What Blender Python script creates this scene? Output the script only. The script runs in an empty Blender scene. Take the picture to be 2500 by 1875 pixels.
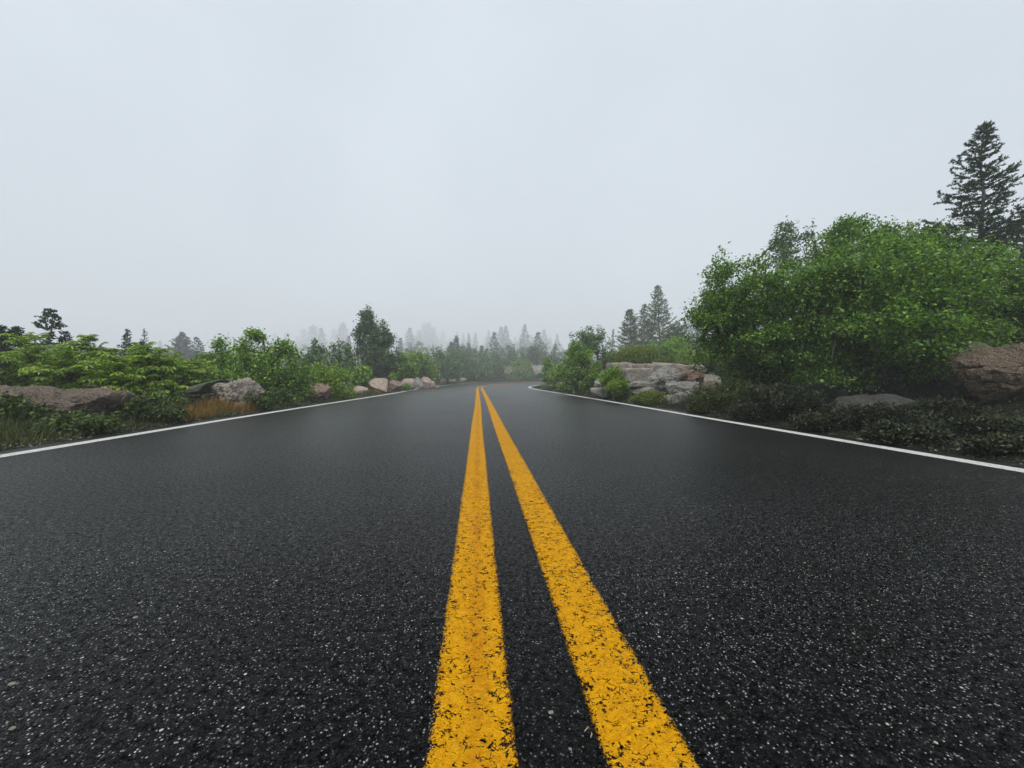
import bpy, math, random
import numpy as np
from mathutils import noise as mnoise, Vector

PI = math.pi
random.seed(7)
SC = bpy.context.scene
COL = SC.collection

# ------------------------------------------------------------------ helpers
CAM_H = 0.44
F = 940.0          # focal length in pixels of the 2500 px wide photograph
HOR = 926.0


def X_at(px, Z):
    return (px - 1250.0) / F * Z


def Z_at(py, Z):
    return CAM_H + (HOR - py) / F * Z


def mesh_obj(name, V, F_, mat=None, parent=None, smooth=False, uv=None, loc=None):
    """V (n,3); F_ an (m,k) int array or a list of such arrays; links ONE mesh object."""
    V = np.asarray(V, dtype=np.float32).reshape(-1, 3)
    fs = F_ if isinstance(F_, list) else [F_]
    fs = [np.asarray(f, dtype=np.int32) for f in fs if len(f)]
    me = bpy.data.meshes.new(name)
    me.vertices.add(len(V))
    me.vertices.foreach_set('co', V.ravel())
    loops = np.concatenate([f.ravel() for f in fs])
    tot = np.concatenate([np.full(len(f), f.shape[1], dtype=np.int32) for f in fs])
    start = np.concatenate([[0], np.cumsum(tot)[:-1]]).astype(np.int32)
    me.loops.add(len(loops))
    me.loops.foreach_set('vertex_index', loops)
    me.polygons.add(len(tot))
    me.polygons.foreach_set('loop_start', start)
    me.polygons.foreach_set('loop_total', tot)
    me.polygons.foreach_set('use_smooth', np.full(len(tot), smooth, dtype=bool))
    if uv is not None:
        layer = me.uv_layers.new(name='UVMap')
        layer.data.foreach_set('uv', np.asarray(uv, dtype=np.float32)[loops].ravel())
    me.update(calc_edges=True)
    me.validate(verbose=False)
    if mat is not None:
        me.materials.append(mat)
    o = bpy.data.objects.new(name, me)
    COL.objects.link(o)
    if parent is not None:
        o.parent = parent
    if loc is not None:
        o.location = loc
    return o


def tag(o, label=None, cat=None, group=None, kind=None):
    if label: o['label'] = label
    if cat: o['category'] = cat
    if group: o['group'] = group
    if kind: o['kind'] = kind
    return o


def thing(name, label, cat, loc=(0, 0, 0), group=None, rz=0.0, sc=1.0):
    o = bpy.data.objects.new(name, None)
    COL.objects.link(o)
    o.location = loc
    o.rotation_euler = (0, 0, rz)
    o.scale = (sc, sc, sc) if not isinstance(sc, tuple) else sc
    o.empty_display_size = 0.2
    return tag(o, label, cat, group)


def dup(root, label, loc, rz=0.0, sc=1.0, group=None):
    r = root.copy()
    COL.objects.link(r)
    r.location = loc
    r.rotation_euler = (0, 0, rz)
    r.scale = (sc, sc, sc) if not isinstance(sc, tuple) else sc
    r['label'] = label
    if group: r['group'] = group
    for ch in list(root.children):
        c = ch.copy()
        COL.objects.link(c)
        c.parent = r
        for g in list(ch.children):
            d = g.copy()
            COL.objects.link(d)
            d.parent = c
    return r


def unit(a):
    n = np.linalg.norm(a, axis=-1, keepdims=True)
    return a / np.maximum(n, 1e-9)


# ------------------------------------------------------------------ materials
class NT:
    def __init__(s, name):
        s.m = bpy.data.materials.new(name)
        s.m.use_nodes = True
        s.t = s.m.node_tree
        s.t.nodes.clear()
        s.out = s.t.nodes.new('ShaderNodeOutputMaterial')

    def n(s, typ, **kw):
        nd = s.t.nodes.new(typ)
        for k, v in kw.items():
            if hasattr(nd, k) and k not in ('Scale', 'Detail'):
                try:
                    setattr(nd, k, v)
                    continue
                except Exception:
                    pass
            nd.inputs[k].default_value = v
        return nd

    def l(s, a, b):
        s.t.links.new(a, b)

    def noise(s, vec, scale, detail=4.0, rough=0.55, dist=0.0):
        nd = s.t.nodes.new('ShaderNodeTexNoise')
        nd.inputs['Scale'].default_value = scale
        nd.inputs['Detail'].default_value = detail
        nd.inputs['Roughness'].default_value = rough
        nd.inputs['Distortion'].default_value = dist
        if vec is not None: s.l(vec, nd.inputs['Vector'])
        return nd.outputs['Fac']

    def voro(s, vec, scale, feature='F1', rand=1.0):
        nd = s.t.nodes.new('ShaderNodeTexVoronoi')
        nd.feature = feature
        nd.inputs['Scale'].default_value = scale
        nd.inputs['Randomness'].default_value = rand
        if vec is not None: s.l(vec, nd.inputs['Vector'])
        return nd

    def ramp(s, fac, stops, interp='LINEAR'):
        nd = s.t.nodes.new('ShaderNodeValToRGB')
        cr = nd.color_ramp
        cr.interpolation = interp
        while len(cr.elements) < len(stops):
            cr.elements.new(0.5)
        for e, (p, c) in zip(cr.elements, stops):
            e.position = p
            e.color = (*c, 1) if hasattr(c, '__len__') else (c, c, c, 1)
        s.l(fac, nd.inputs['Fac'])
        return nd.outputs['Color']

    def math(s, op, a, b=None, clamp=False):
        nd = s.t.nodes.new('ShaderNodeMath')
        nd.operation = op
        nd.use_clamp = clamp
        for i, v in enumerate((a, b)):
            if v is None: continue
            if isinstance(v, (int, float)): nd.inputs[i].default_value = v
            else: s.l(v, nd.inputs[i])
        return nd.outputs[0]

    def mix(s, fac, a, b, blend='MIX'):
        nd = s.t.nodes.new('ShaderNodeMix')
        nd.data_type = 'RGBA'
        nd.blend_type = blend
        for sock, v in ((nd.inputs[0], fac), (nd.inputs[6], a), (nd.inputs[7], b)):
            if isinstance(v, (int, float)): sock.default_value = v
            elif isinstance(v, tuple): sock.default_value = (*v, 1)
            else: s.l(v, sock)
        return nd.outputs[2]

    def bump(s, h, strength, dist, normal=None):
        nd = s.t.nodes.new('ShaderNodeBump')
        nd.inputs['Strength'].default_value = strength
        nd.inputs['Distance'].default_value = dist
        s.l(h, nd.inputs['Height'])
        if normal is not None: s.l(normal, nd.inputs['Normal'])
        return nd.outputs['Normal']

    def pbsdf(s, color, rough=0.7, spec=0.3, normal=None):
        nd = s.t.nodes.new('ShaderNodeBsdfPrincipled')
        for sock, v in ((nd.inputs['Base Color'], color), (nd.inputs['Roughness'], rough),
                        (nd.inputs['Specular IOR Level'], spec)):
            if isinstance(v, (int, float)): sock.default_value = v
            elif isinstance(v, tuple): sock.default_value = (*v, 1)
            else: s.l(v, sock)
        if normal is not None: s.l(normal, nd.inputs['Normal'])
        return nd.outputs[0]

    def finish(s, shader):
        s.l(shader, s.out.inputs['Surface'])
        return s.m


def leaf_mat(name, cols, trans=0.3, rough=0.45, spec=0.35, tcol=None):
    """cols: ramp stops over a per-leaf random value."""
    t = NT(name)
    g = t.n('ShaderNodeNewGeometry')
    oi = t.n('ShaderNodeObjectInfo')
    c = t.ramp(g.outputs['Random Per Island'], cols)
    big = t.noise(g.outputs['Position'], 2.3, 3)
    c = t.mix(t.math('MULTIPLY', big, 0.5), c, (0.5, 0.62, 0.30), 'MULTIPLY')
    p = t.pbsdf(c, rough, spec)
    tr = t.n('ShaderNodeBsdfTranslucent')
    tc = t.mix(1.0, c, tcol or (1.0, 1.15, 0.5), 'MULTIPLY')
    t.l(tc, tr.inputs['Color'])
    mx = t.n('ShaderNodeMixShader')
    mx.inputs[0].default_value = trans
    t.l(p, mx.inputs[1])
    t.l(tr.outputs[0], mx.inputs[2])
    return t.finish(mx.outputs[0])


def bark_mat(name, a, b, scale=30):
    t = NT(name)
    g = t.n('ShaderNodeTexCoord')
    n = t.noise(g.outputs['Object'], scale, 6)
    c = t.ramp(n, [(0.3, a), (0.7, b)])
    return t.finish(t.pbsdf(c, 0.85, 0.2, t.bump(n, 0.5, 0.01)))


def rock_mat(name, base, dark, pale, lichen=(0.20, 0.22, 0.15), lichen_amt=0.5, sc=1.0, speck=0.5):
    t = NT(name)
    co = t.n('ShaderNodeTexCoord').outputs['Object']
    n1 = t.noise(co, 3.2 * sc, 6, 0.6)
    n2 = t.noise(co, 14 * sc, 8, 0.68, 0.3)
    n3 = t.noise(co, 70 * sc, 4, 0.7)
    c = t.ramp(n2, [(0.30, dark), (0.47, base), (0.60, base), (0.74, pale)])
    c = t.mix(t.ramp(n1, [(0.42, 0.0), (0.62, 0.75)]), c, tuple(0.55 * x + 0.25 * y for x, y in zip(base, dark)))
    v = t.voro(co, 150 * sc)
    sp = t.n('ShaderNodeSeparateColor')
    t.l(v.outputs['Color'], sp.inputs[0])
    c = t.mix(t.math('MULTIPLY', t.ramp(sp.outputs[0], [(0.72, 0.0), (0.80, 1.0)]), speck), c, dark)
    c = t.mix(t.math('MULTIPLY', t.ramp(sp.outputs[1], [(0.80, 0.0), (0.86, 1.0)]), speck), c, pale)
    # dark stains and pale lichen, each with its own blotchy outline
    st = t.noise(co, 5.5 * sc, 8, 0.7, 0.6)
    c = t.mix(t.ramp(st, [(0.56, 0.0), (0.66, 0.8)]), c, (0.03, 0.028, 0.026))
    li = t.noise(t.n('ShaderNodeTexCoord').outputs['Object'], 9 * sc, 9, 0.72, 0.8)
    c = t.mix(t.math('MULTIPLY', t.ramp(li, [(0.55, 0.0), (0.62, 1.0)]), lichen_amt), c, lichen)
    h = t.math('ADD', t.math('MULTIPLY', n2, 1.0), t.math('MULTIPLY', n3, 0.25))
    return t.finish(t.pbsdf(c, 0.85, 0.25, t.bump(h, 0.9, 0.03)))


def asphalt(t, centre_u=None):
    """Nodes of the chip-seal asphalt; returns (shader, colour)."""
    pos = t.n('ShaderNodeNewGeometry').outputs['Position']
    v = t.voro(pos, 400)
    sp = t.n('ShaderNodeSeparateColor')
    t.l(v.outputs['Color'], sp.inputs[0])
    grain = t.noise(pos, 30, 5, 0.85)
    coarse = t.noise(pos, 75, 4, 0.9)
    g2 = t.noise(pos, 150, 4, 0.75)
    fac = t.math('ADD', t.math('MULTIPLY', sp.outputs[0], 0.80), t.math('MULTIPLY', g2, 0.24))
    chip = t.ramp(fac, [(0.0, (0.0012, 0.0012, 0.0014)), (0.60, (0.0015, 0.0015, 0.0017)), (0.72, (0.006, 0.0062, 0.0066)),
                        (0.80, (0.028, 0.029, 0.031)), (0.855, (0.10, 0.103, 0.107)), (0.905, (0.36, 0.365, 0.37)), (0.95, (0.78, 0.78, 0.76))])
    d = t.math('SUBTRACT', 1.0, t.math('MULTIPLY', v.outputs['Distance'], 1.5), True)
    chip = t.mix(1.0, chip, t.ramp(d, [(0.2, 0.1), (0.55, 1.0)]), 'MULTIPLY')
    v2 = t.voro(pos, 120)
    sp2 = t.n('ShaderNodeSeparateColor')
    t.l(v2.outputs['Color'], sp2.inputs[0])
    big = t.math('MULTIPLY', t.ramp(sp2.outputs[1], [(0.972, 0.0), (0.98, 1.0)]),
                 t.ramp(t.math('ADD', v2.outputs['Distance'], t.math('MULTIPLY', g2, 0.25)), [(0.36, 1.0), (0.42, 0.0)]))
    chip = t.mix(t.math('MULTIPLY', big, 0.8), chip, t.mix(sp2.outputs[2], (0.16, 0.15, 0.14), (0.50, 0.48, 0.42)))
    patch = t.noise(pos, 0.9, 5, 0.6)
    chip = t.mix(1.0, chip, t.ramp(patch, [(0.3, 0.65), (0.7, 1.3)]), 'MULTIPLY')
    chip = t.mix(1.0, chip, t.ramp(grain, [(0.3, 0.45), (0.7, 1.8)]), 'MULTIPLY')
    n = t.noise(pos, 520, 3, 0.6)
    hgt = t.math('ADD', t.math('MULTIPLY', d, 0.8), t.math('MULTIPLY', t.math('MULTIPLY', sp.outputs[2], d), 1.0))
    hgt = t.math('ADD', hgt, t.math('MULTIPLY', n, 0.4))
    nor = t.bump(hgt, 0.8, 0.0025)
    if centre_u is not None:
        # the sealed joint between the two yellow lines is a little darker
        a = t.math('ABSOLUTE', centre_u)
        chip = t.mix(t.ramp(a, [(0.05, 0.5), (0.16, 0.0)]), chip, (0.003, 0.003, 0.0035))
    sh = t.pbsdf(chip, 0.32, 0.5, nor)
    nd = sh.node                                        # damp film from the fog, broken up by the grains
    wet = t.math('MULTIPLY', t.ramp(coarse, [(0.40, 0.15), (0.60, 1.0)]), t.ramp(patch, [(0.3, 0.85), (0.7, 1.0)]))
    t.l(wet, nd.inputs['Coat Weight'])
    t.l(t.math('MULTIPLY', wet, 0.7), nd.inputs['Specular IOR Level'])
    nd.inputs['Coat Roughness'].default_value = 0.30
    nd.inputs['Coat IOR'].default_value = 1.16
    nd.inputs['IOR'].default_value = 1.15
    t.l(t.bump(hgt, 0.22, 0.0025), nd.inputs['Coat Normal'])
    return sh, hgt, pos


def road_material():
    t = NT('asphalt')
    uv = t.n('ShaderNodeUVMap', uv_map='UVMap')
    sx = t.n('ShaderNodeSeparateXYZ')
    t.l(uv.outputs[0], sx.inputs[0])
    sh, _, _ = asphalt(t, sx.outputs[0])
    return t.finish(sh)


def paint_material(name, cols, wear, edge, wear_scale=1.0, streak=None):
    t = NT(name)
    sh, hgt, pos = asphalt(t)
    uv = t.n('ShaderNodeUVMap', uv_map='UVMap')
    sx = t.n('ShaderNodeSeparateXYZ')
    t.l(uv.outputs[0], sx.inputs[0])
    u = sx.outputs[0]                                  # 0..1 across the stripe
    fine = t.noise(pos, 190 * wear_scale, 6, 0.72)
    mid = t.noise(pos, 55 * wear_scale, 7, 0.7, 0.7)
    big = t.noise(pos, 9, 4, 0.6)
    e = t.math('ABSOLUTE', t.math('SUBTRACT', u, 0.5))   # 0 centre, .5 edge
    e = t.math('ADD', e, t.math('MULTIPLY', t.math('SUBTRACT', fine, 0.5), edge))
    e = t.math('ADD', e, t.math('MULTIPLY', t.math('SUBTRACT', mid, 0.5), edge * 0.5))
    m_edge = t.ramp(e, [(0.405, 1.0), (0.425, 0.0)])
    hole = t.math('ADD', t.math('MULTIPLY', fine, 0.55), t.math('MULTIPLY', mid, 0.45))
    hole = t.math('ADD', hole, t.math('MULTIPLY', t.math('SUBTRACT', big, 0.5), 0.10))
    hole = t.math('SUBTRACT', hole, t.math('MULTIPLY', t.ramp(e, [(0.25, 0.0), (0.45, 1.0)]), 0.05))
    m_hole = t.ramp(hole, [(wear, 0.0), (wear + 0.018, 1.0)])
    # crazing cracks
    mp = t.n('ShaderNodeMapping')
    mp.inputs['Scale'].default_value = (0.75, 1.35, 1.0)
    t.l(pos, mp.inputs['Vector'])
    wv = t.n('ShaderNodeVectorMath', operation='ADD')
    t.l(mp.outputs[0], wv.inputs[0])
    nz = t.t.nodes.new('ShaderNodeTexNoise')
    nz.inputs['Scale'].default_value = 90
    t.l(pos, nz.inputs['Vector'])
    sc = t.n('ShaderNodeVectorMath', operation='SCALE')
    sc.inputs['Scale'].default_value = 0.02
    t.l(nz.outputs['Color'], sc.inputs[0])
    t.l(sc.outputs[0], wv.inputs[1])
    ck = t.voro(wv.outputs[0], 75 * wear_scale, 'DISTANCE_TO_EDGE')
    on = t.noise(pos, 60, 4, 0.65)
    m_crack = t.math('MULTIPLY', t.ramp(ck.outputs['Distance'], [(0.035, 1.0), (0.08, 0.0)]),
                     t.ramp(on, [(0.52, 0.0), (0.57, 1.0)]))
    mask = t.math('MULTIPLY', t.math('MULTIPLY', m_edge, m_hole), t.math('SUBTRACT', 1.0, m_crack))
    c = t.ramp(t.noise(pos, 120, 5, 0.65), [(0.3, cols[0]), (0.55, cols[1]), (0.75, cols[2])])
    if streak is not None:
        s_ = t.math('MULTIPLY', t.ramp(t.math('ABSOLUTE', t.math('SUBTRACT', u, streak[0])), [(0.03, 1.0), (0.20, 0.0)]),
                    t.ramp(t.noise(pos, 6, 5, 0.7), [(0.35, 0.2), (0.65, 1.0)]))
        c = t.mix(t.math('MULTIPLY', s_, 0.6), c, streak[1])
    pb = t.pbsdf(c, 0.65, 0.08, t.bump(t.math('ADD', hgt, t.math('MULTIPLY', fine, 0.6)), 0.55, 0.003))
    mx = t.n('ShaderNodeMixShader')                    # bare asphalt shows where the paint is gone
    t.l(mask, mx.inputs[0])
    t.l(t.n('ShaderNodeBsdfTransparent').outputs[0], mx.inputs[1])
    t.l(pb, mx.inputs[2])
    return t.finish(mx.outputs[0])


def ground_material():
    t = NT('forest_floor')
    pos = t.n('ShaderNodeNewGeometry').outputs['Position']
    n1 = t.noise(pos, 1.4, 6, 0.6)
    n2 = t.noise(pos, 18, 8, 0.7)
    n3 = t.noise(pos, 90, 4, 0.7)
    c = t.ramp(n2, [(0.3, (0.006, 0.005, 0.004)), (0.5, (0.016, 0.014, 0.008)), (0.68, (0.028, 0.028, 0.012)), (0.8, (0.06, 0.05, 0.03))])
    c = t.mix(t.ramp(n1, [(0.45, 0.0), (0.6, 0.7)]), c, (0.012, 0.018, 0.006))
    h = t.math('ADD', n2, t.math('MULTIPLY', n3, 0.4))
    return t.finish(t.pbsdf(c, 0.95, 0.15, t.bump(h, 1.0, 0.04)))


M = {}
M['road'] = road_material()
M['yellow'] = paint_material('yellow_paint', [(0.40, 0.165, 0.001), (0.585, 0.280, 0.0015), (0.65, 0.335, 0.0025)], 0.435, 0.42)
M['yellow_streak'] = paint_material('yellow_paint_streaked', [(0.40, 0.165, 0.001), (0.585, 0.280, 0.0015), (0.65, 0.335, 0.0025)], 0.425, 0.42,
                                    streak=(0.55, (0.37, 0.125, 0.002)))
M['white'] = paint_material('white_paint', [(0.42, 0.42, 0.39), (0.58, 0.58, 0.55), (0.63, 0.63, 0.60)], 0.375, 0.14)
M['ground'] = ground_material()
M['rowan'] = leaf_mat('rowan_leaf', [(0.0, (0.0660, 0.1386, 0.0158)), (0.45, (0.1650, 0.2838, 0.0264)), (0.85, (0.3168, 0.4356, 0.0396)), (1.0, (0.4752, 0.5280, 0.0660))], 0.38)
M['leaf'] = leaf_mat('shrub_leaf', [(0.0, (0.0504, 0.1222, 0.0230)), (0.45, (0.1365, 0.2660, 0.0316)), (0.85, (0.2731, 0.4312, 0.0489)), (1.0, (0.4744, 0.5750, 0.0862))], 0.36)
M['birch'] = leaf_mat('birch_leaf', [(0.0, (0.0291, 0.0840, 0.0224)), (0.45, (0.1064, 0.2240, 0.0336)), (0.85, (0.2240, 0.3752, 0.0504)), (1.0, (0.3696, 0.5040, 0.0784))], 0.36, 0.5, 0.3)
M['grey_leaf'] = leaf_mat('grey_leaf', [(0.0, (0.0543, 0.1087, 0.0474)), (0.6, (0.1112, 0.2025, 0.0790)), (1.0, (0.2346, 0.3211, 0.1186))], 0.25)
M['tree_leaf'] = leaf_mat('tree_leaf', [(0.0, (0.0340, 0.0729, 0.0350)), (0.6, (0.0729, 0.1409, 0.0505)), (1.0, (0.1580, 0.2309, 0.0738))], 0.2)
M['weed'] = leaf_mat('weed_leaf', [(0.0, (0.014, 0.034, 0.006)), (0.5, (0.040, 0.080, 0.009)), (0.85, (0.085, 0.135, 0.014)), (1.0, (0.18, 0.21, 0.03))], 0.28)
M['juniper'] = leaf_mat('juniper_leaf', [(0.0, (0.016, 0.030, 0.005)), (0.5, (0.045, 0.072, 0.008)), (0.9, (0.10, 0.125, 0.014)), (1.0, (0.17, 0.16, 0.03))], 0.2)
M['bright'] = leaf_mat('bright_leaf', [(0.0, (0.0920, 0.1840, 0.0147)), (0.5, (0.1840, 0.3128, 0.0206)), (1.0, (0.3680, 0.4784, 0.0442))], 0.35)
M['heath'] = leaf_mat('heath_leaf', [(0.0, (0.0627, 0.1003, 0.0134)), (0.5, (0.1421, 0.2048, 0.0200)), (0.9, (0.2508, 0.2926, 0.0334)), (1.0, (0.3344, 0.3135, 0.0669))], 0.25)
M['needle'] = leaf_mat('spruce_needle', [(0.0, (0.006, 0.020, 0.010)), (0.6, (0.016, 0.046, 0.018)), (0.93, (0.038, 0.085, 0.024)), (1.0, (0.08, 0.14, 0.03))], 0.08, 0.55, 0.2)
M['needle_green'] = leaf_mat('near_spruce_needle', [(0.0, (0.006, 0.024, 0.010)), (0.6, (0.016, 0.055, 0.018)), (0.93, (0.040, 0.105, 0.026)), (1.0, (0.08, 0.16, 0.03))], 0.10, 0.6, 0.12)
M['needle_fogged'] = leaf_mat('fog_paled_needle', [(0.0, (0.0554, 0.0958, 0.0443)), (0.6, (0.1008, 0.1562, 0.0686)), (1.0, (0.1890, 0.2520, 0.0907))], 0.1, 0.5, 0.3)  # fog haze over the misty spruces is mixed into this needle colour
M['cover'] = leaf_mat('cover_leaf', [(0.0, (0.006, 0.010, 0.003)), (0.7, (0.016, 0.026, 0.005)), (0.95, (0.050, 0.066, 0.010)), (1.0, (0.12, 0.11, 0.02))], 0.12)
M['grass'] = leaf_mat('grass_blade', [(0.0, (0.014, 0.026, 0.004)), (0.55, (0.045, 0.070, 0.008)), (0.85, (0.10, 0.12, 0.014)), (1.0, (0.22, 0.18, 0.05))], 0.2)
M['dry'] = leaf_mat('dry_grass_blade', [(0.0, (0.1170, 0.0585, 0.0104)), (0.5, (0.2470, 0.1235, 0.0187)), (1.0, (0.3900, 0.2470, 0.0572))], 0.25, tcol=(1.1, 0.9, 0.5))
tg = NT('grit')
gg = tg.n('ShaderNodeNewGeometry')
M['gravel'] = tg.finish(tg.pbsdf(tg.ramp(gg.outputs['Random Per Island'], [(0.0, (0.012, 0.011, 0.010)), (0.6, (0.045, 0.040, 0.034)), (0.9, (0.12, 0.11, 0.09)), (1.0, (0.34, 0.32, 0.26))]), 0.85, 0.15))
M['bark'] = bark_mat('dark_bark', (0.018, 0.014, 0.011), (0.055, 0.045, 0.036))
M['grey_bark'] = bark_mat('grey_bark', (0.05, 0.045, 0.04), (0.16, 0.15, 0.135))
M['white_bark'] = bark_mat('white_bark', (0.14, 0.14, 0.13), (0.42, 0.41, 0.39))
M['pink_rock'] = rock_mat('pink_granite', (0.23, 0.150, 0.120), (0.075, 0.048, 0.040), (0.36, 0.27, 0.23), lichen_amt=0.55)
M['dark_pink_rock'] = rock_mat('weathered_pink_granite', (0.140, 0.108, 0.086), (0.026, 0.020, 0.016), (0.27, 0.215, 0.175), lichen=(0.13, 0.12, 0.06), lichen_amt=0.6)
M['pale_pink_rock'] = rock_mat('pale_pink_granite', (0.37, 0.285, 0.240), (0.13, 0.095, 0.080), (0.55, 0.46, 0.40), lichen=(0.36, 0.33, 0.25), lichen_amt=0.5)
M['grey_rock'] = rock_mat('grey_granite', (0.27, 0.26, 0.24), (0.036, 0.035, 0.035), (0.52, 0.50, 0.45), lichen=(0.24, 0.26, 0.19), lichen_amt=0.6)
M['mixed_rock'] = rock_mat('brown_grey_granite', (0.26, 0.23, 0.195), (0.050, 0.045, 0.040), (0.46, 0.42, 0.36), lichen=(0.22, 0.22, 0.15), lichen_amt=0.6)
M['brown_rock'] = rock_mat('orange_brown_granite', (0.105, 0.076, 0.050), (0.018, 0.013, 0.009), (0.25, 0.195, 0.14), lichen=(0.14, 0.13, 0.07), lichen_amt=0.35, speck=0.8)
M['shade_rock'] = rock_mat('shaded_grey_granite', (0.046, 0.045, 0.040), (0.008, 0.008, 0.008), (0.14, 0.14, 0.125), lichen=(0.035, 0.045, 0.02), lichen_amt=0.8, speck=0.35)  # grey granite with the deep shade below the shrub put into its colours
M['moss_rock'] = rock_mat('mossy_granite', (0.095, 0.105, 0.060), (0.025, 0.030, 0.018), (0.19, 0.20, 0.13), lichen=(0.12, 0.16, 0.06), lichen_amt=0.8)
M['pale_stone'] = rock_mat('pale_lichen_stone', (0.34, 0.34, 0.22), (0.12, 0.12, 0.08), (0.50, 0.50, 0.38), lichen=(0.42, 0.44, 0.25), lichen_amt=0.8, sc=4)
M['white_stone'] = rock_mat('white_chip', (0.50, 0.47, 0.40), (0.25, 0.22, 0.18), (0.62, 0.60, 0.54), lichen_amt=0.0, sc=8)


def plain(name, c, rough=0.6):
    t = NT(name)
    co = t.n('ShaderNodeTexCoord').outputs['Object']
    n = t.noise(co, 60, 4)
    return t.finish(t.pbsdf(t.ramp(n, [(0.3, tuple(0.7 * x for x in c)), (0.7, c)]), rough, 0.3))


M['petal_white'] = plain('white_petal', (0.78, 0.76, 0.66))
M['petal_yellow'] = plain('yellow_petal', (0.62, 0.50, 0.04))
M['petal_orange'] = plain('orange_petal', (0.60, 0.24, 0.03))
M['fallen'] = plain('yellowed_leaf', (0.55, 0.36, 0.05))
M['straw'] = plain('straw', (0.38, 0.30, 0.15))
M['stalk'] = plain('green_stalk', (0.05, 0.08, 0.015))


# ------------------------------------------------------------------ road plan
def spline(pts, step=0.25):
    P = np.array(pts, float)
    P = np.vstack([2 * P[0] - P[1], P, 2 * P[-1] - P[-2]])
    out = []
    for i in range(1, len(P) - 2):
        p0, p1, p2, p3 = P[i - 1], P[i], P[i + 1], P[i + 2]
        d0, d1, d2 = (max(np.linalg.norm(b - a) ** 0.5, 1e-3) for a, b in ((p0, p1), (p1, p2), (p2, p3)))
        m1 = (p1 - p0) / d0 - (p2 - p0) / (d0 + d1) + (p2 - p1) / d1
        m2 = (p2 - p1) / d1 - (p3 - p1) / (d1 + d2) + (p3 - p2) / d2
        m1 *= d1; m2 *= d1
        n = max(2, int(np.linalg.norm(p2 - p1) / step))
        for k in range(n):
            t = k / n
            out.append((2 * t**3 - 3 * t**2 + 1) * p1 + (t**3 - 2 * t**2 + t) * m1 + (-2 * t**3 + 3 * t**2) * p2 + (t**3 - t**2) * m2)
    out.append(P[-2])
    return np.array(out)


def smooth_line(P, it):
    P = P.copy()
    for _ in range(it):
        P[1:-1] = 0.25 * P[:-2] + 0.5 * P[1:-1] + 0.25 * P[2:]
    return P


# plan of the three painted lines, (x, y) in metres
LEFT = smooth_line(spline([(1.3, -45), (-2.1, -6), (-2.78, 0.8), (-2.91, 2.19), (-3.05, 3.57), (-3.21, 5.44), (-3.33, 7.2), (-3.62, 11.2),
               (-4.02, 15.5), (-4.34, 20), (-4.50, 24), (-4.25, 28), (-3.15, 33.3), (-1.4, 36), (1.97, 38.0), (7, 39), (13, 38.5), (20, 36), (32, 29), (45, 18), (70, -8)]), 6)
CENT = smooth_line(spline([(4.2, -45), (0.66, -6), (0.057, 0.43), (-0.004, 1.106), (-0.075, 1.924), (-0.215, 3.48), (-0.43, 6.0), (-0.695, 9.0),
               (-1.10, 13.5), (-1.50, 18), (-1.72, 21.7), (-1.52, 24.8), (-0.84, 28.3), (0.5, 32.0), (2.3, 34.4), (6.5, 36.1), (12.3, 35.6), (18.7, 33.2), (30, 26.5), (43, 16), (68, -9)]), 4)
RIGHT = smooth_line(spline([(6.9, -45), (3.25, -6), (2.53, 0.9), (2.45, 1.84), (2.34, 2.94), (2.22, 4.16), (1.87, 8.32), (1.32, 13.88),
                (0.95, 18.0), (0.90, 20.3), (1.26, 23.3), (2.25, 27), (3.9, 29.6), (7, 31.9), (11.4, 32.4), (17.2, 30.2), (28, 23.5), (41, 13.5), (66, -11)]), 6)


def road_z(y):
    y = np.clip(np.asarray(y, float), None, 40.0)
    return 0.00035 * np.maximum(y - 14.0, 0) ** 2


def normals(P):
    T = unit(np.gradient(P, axis=0))
    return np.stack([T[:, 1], -T[:, 0]], 1)            # to the right of travel


def offset(P, d):
    return P + normals(P) * d


EDGE_L, EDGE_R = offset(LEFT, -0.19), offset(RIGHT, 0.19)


def signed(P, xy):
    """Signed distance of points xy to polyline P, positive to its right."""
    xy = np.asarray(xy, float)
    T = unit(np.gradient(P, axis=0))
    out = np.empty(len(xy))
    for a in range(0, len(xy), 4000):
        q = xy[a:a + 4000]
        d2 = ((q[:, None, :] - P[None]) ** 2).sum(2)
        i = d2.argmin(1)
        v = q - P[i]
        cr = v[:, 0] * T[i, 1] - v[:, 1] * T[i, 0]
        out[a:a + 4000] = np.sign(cr) * np.sqrt(d2[np.arange(len(q)), i])
    return out


def sstep(a, b, x):
    t = np.clip((x - a) / (b - a), 0, 1)
    return t * t * (3 - 2 * t)


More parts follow.
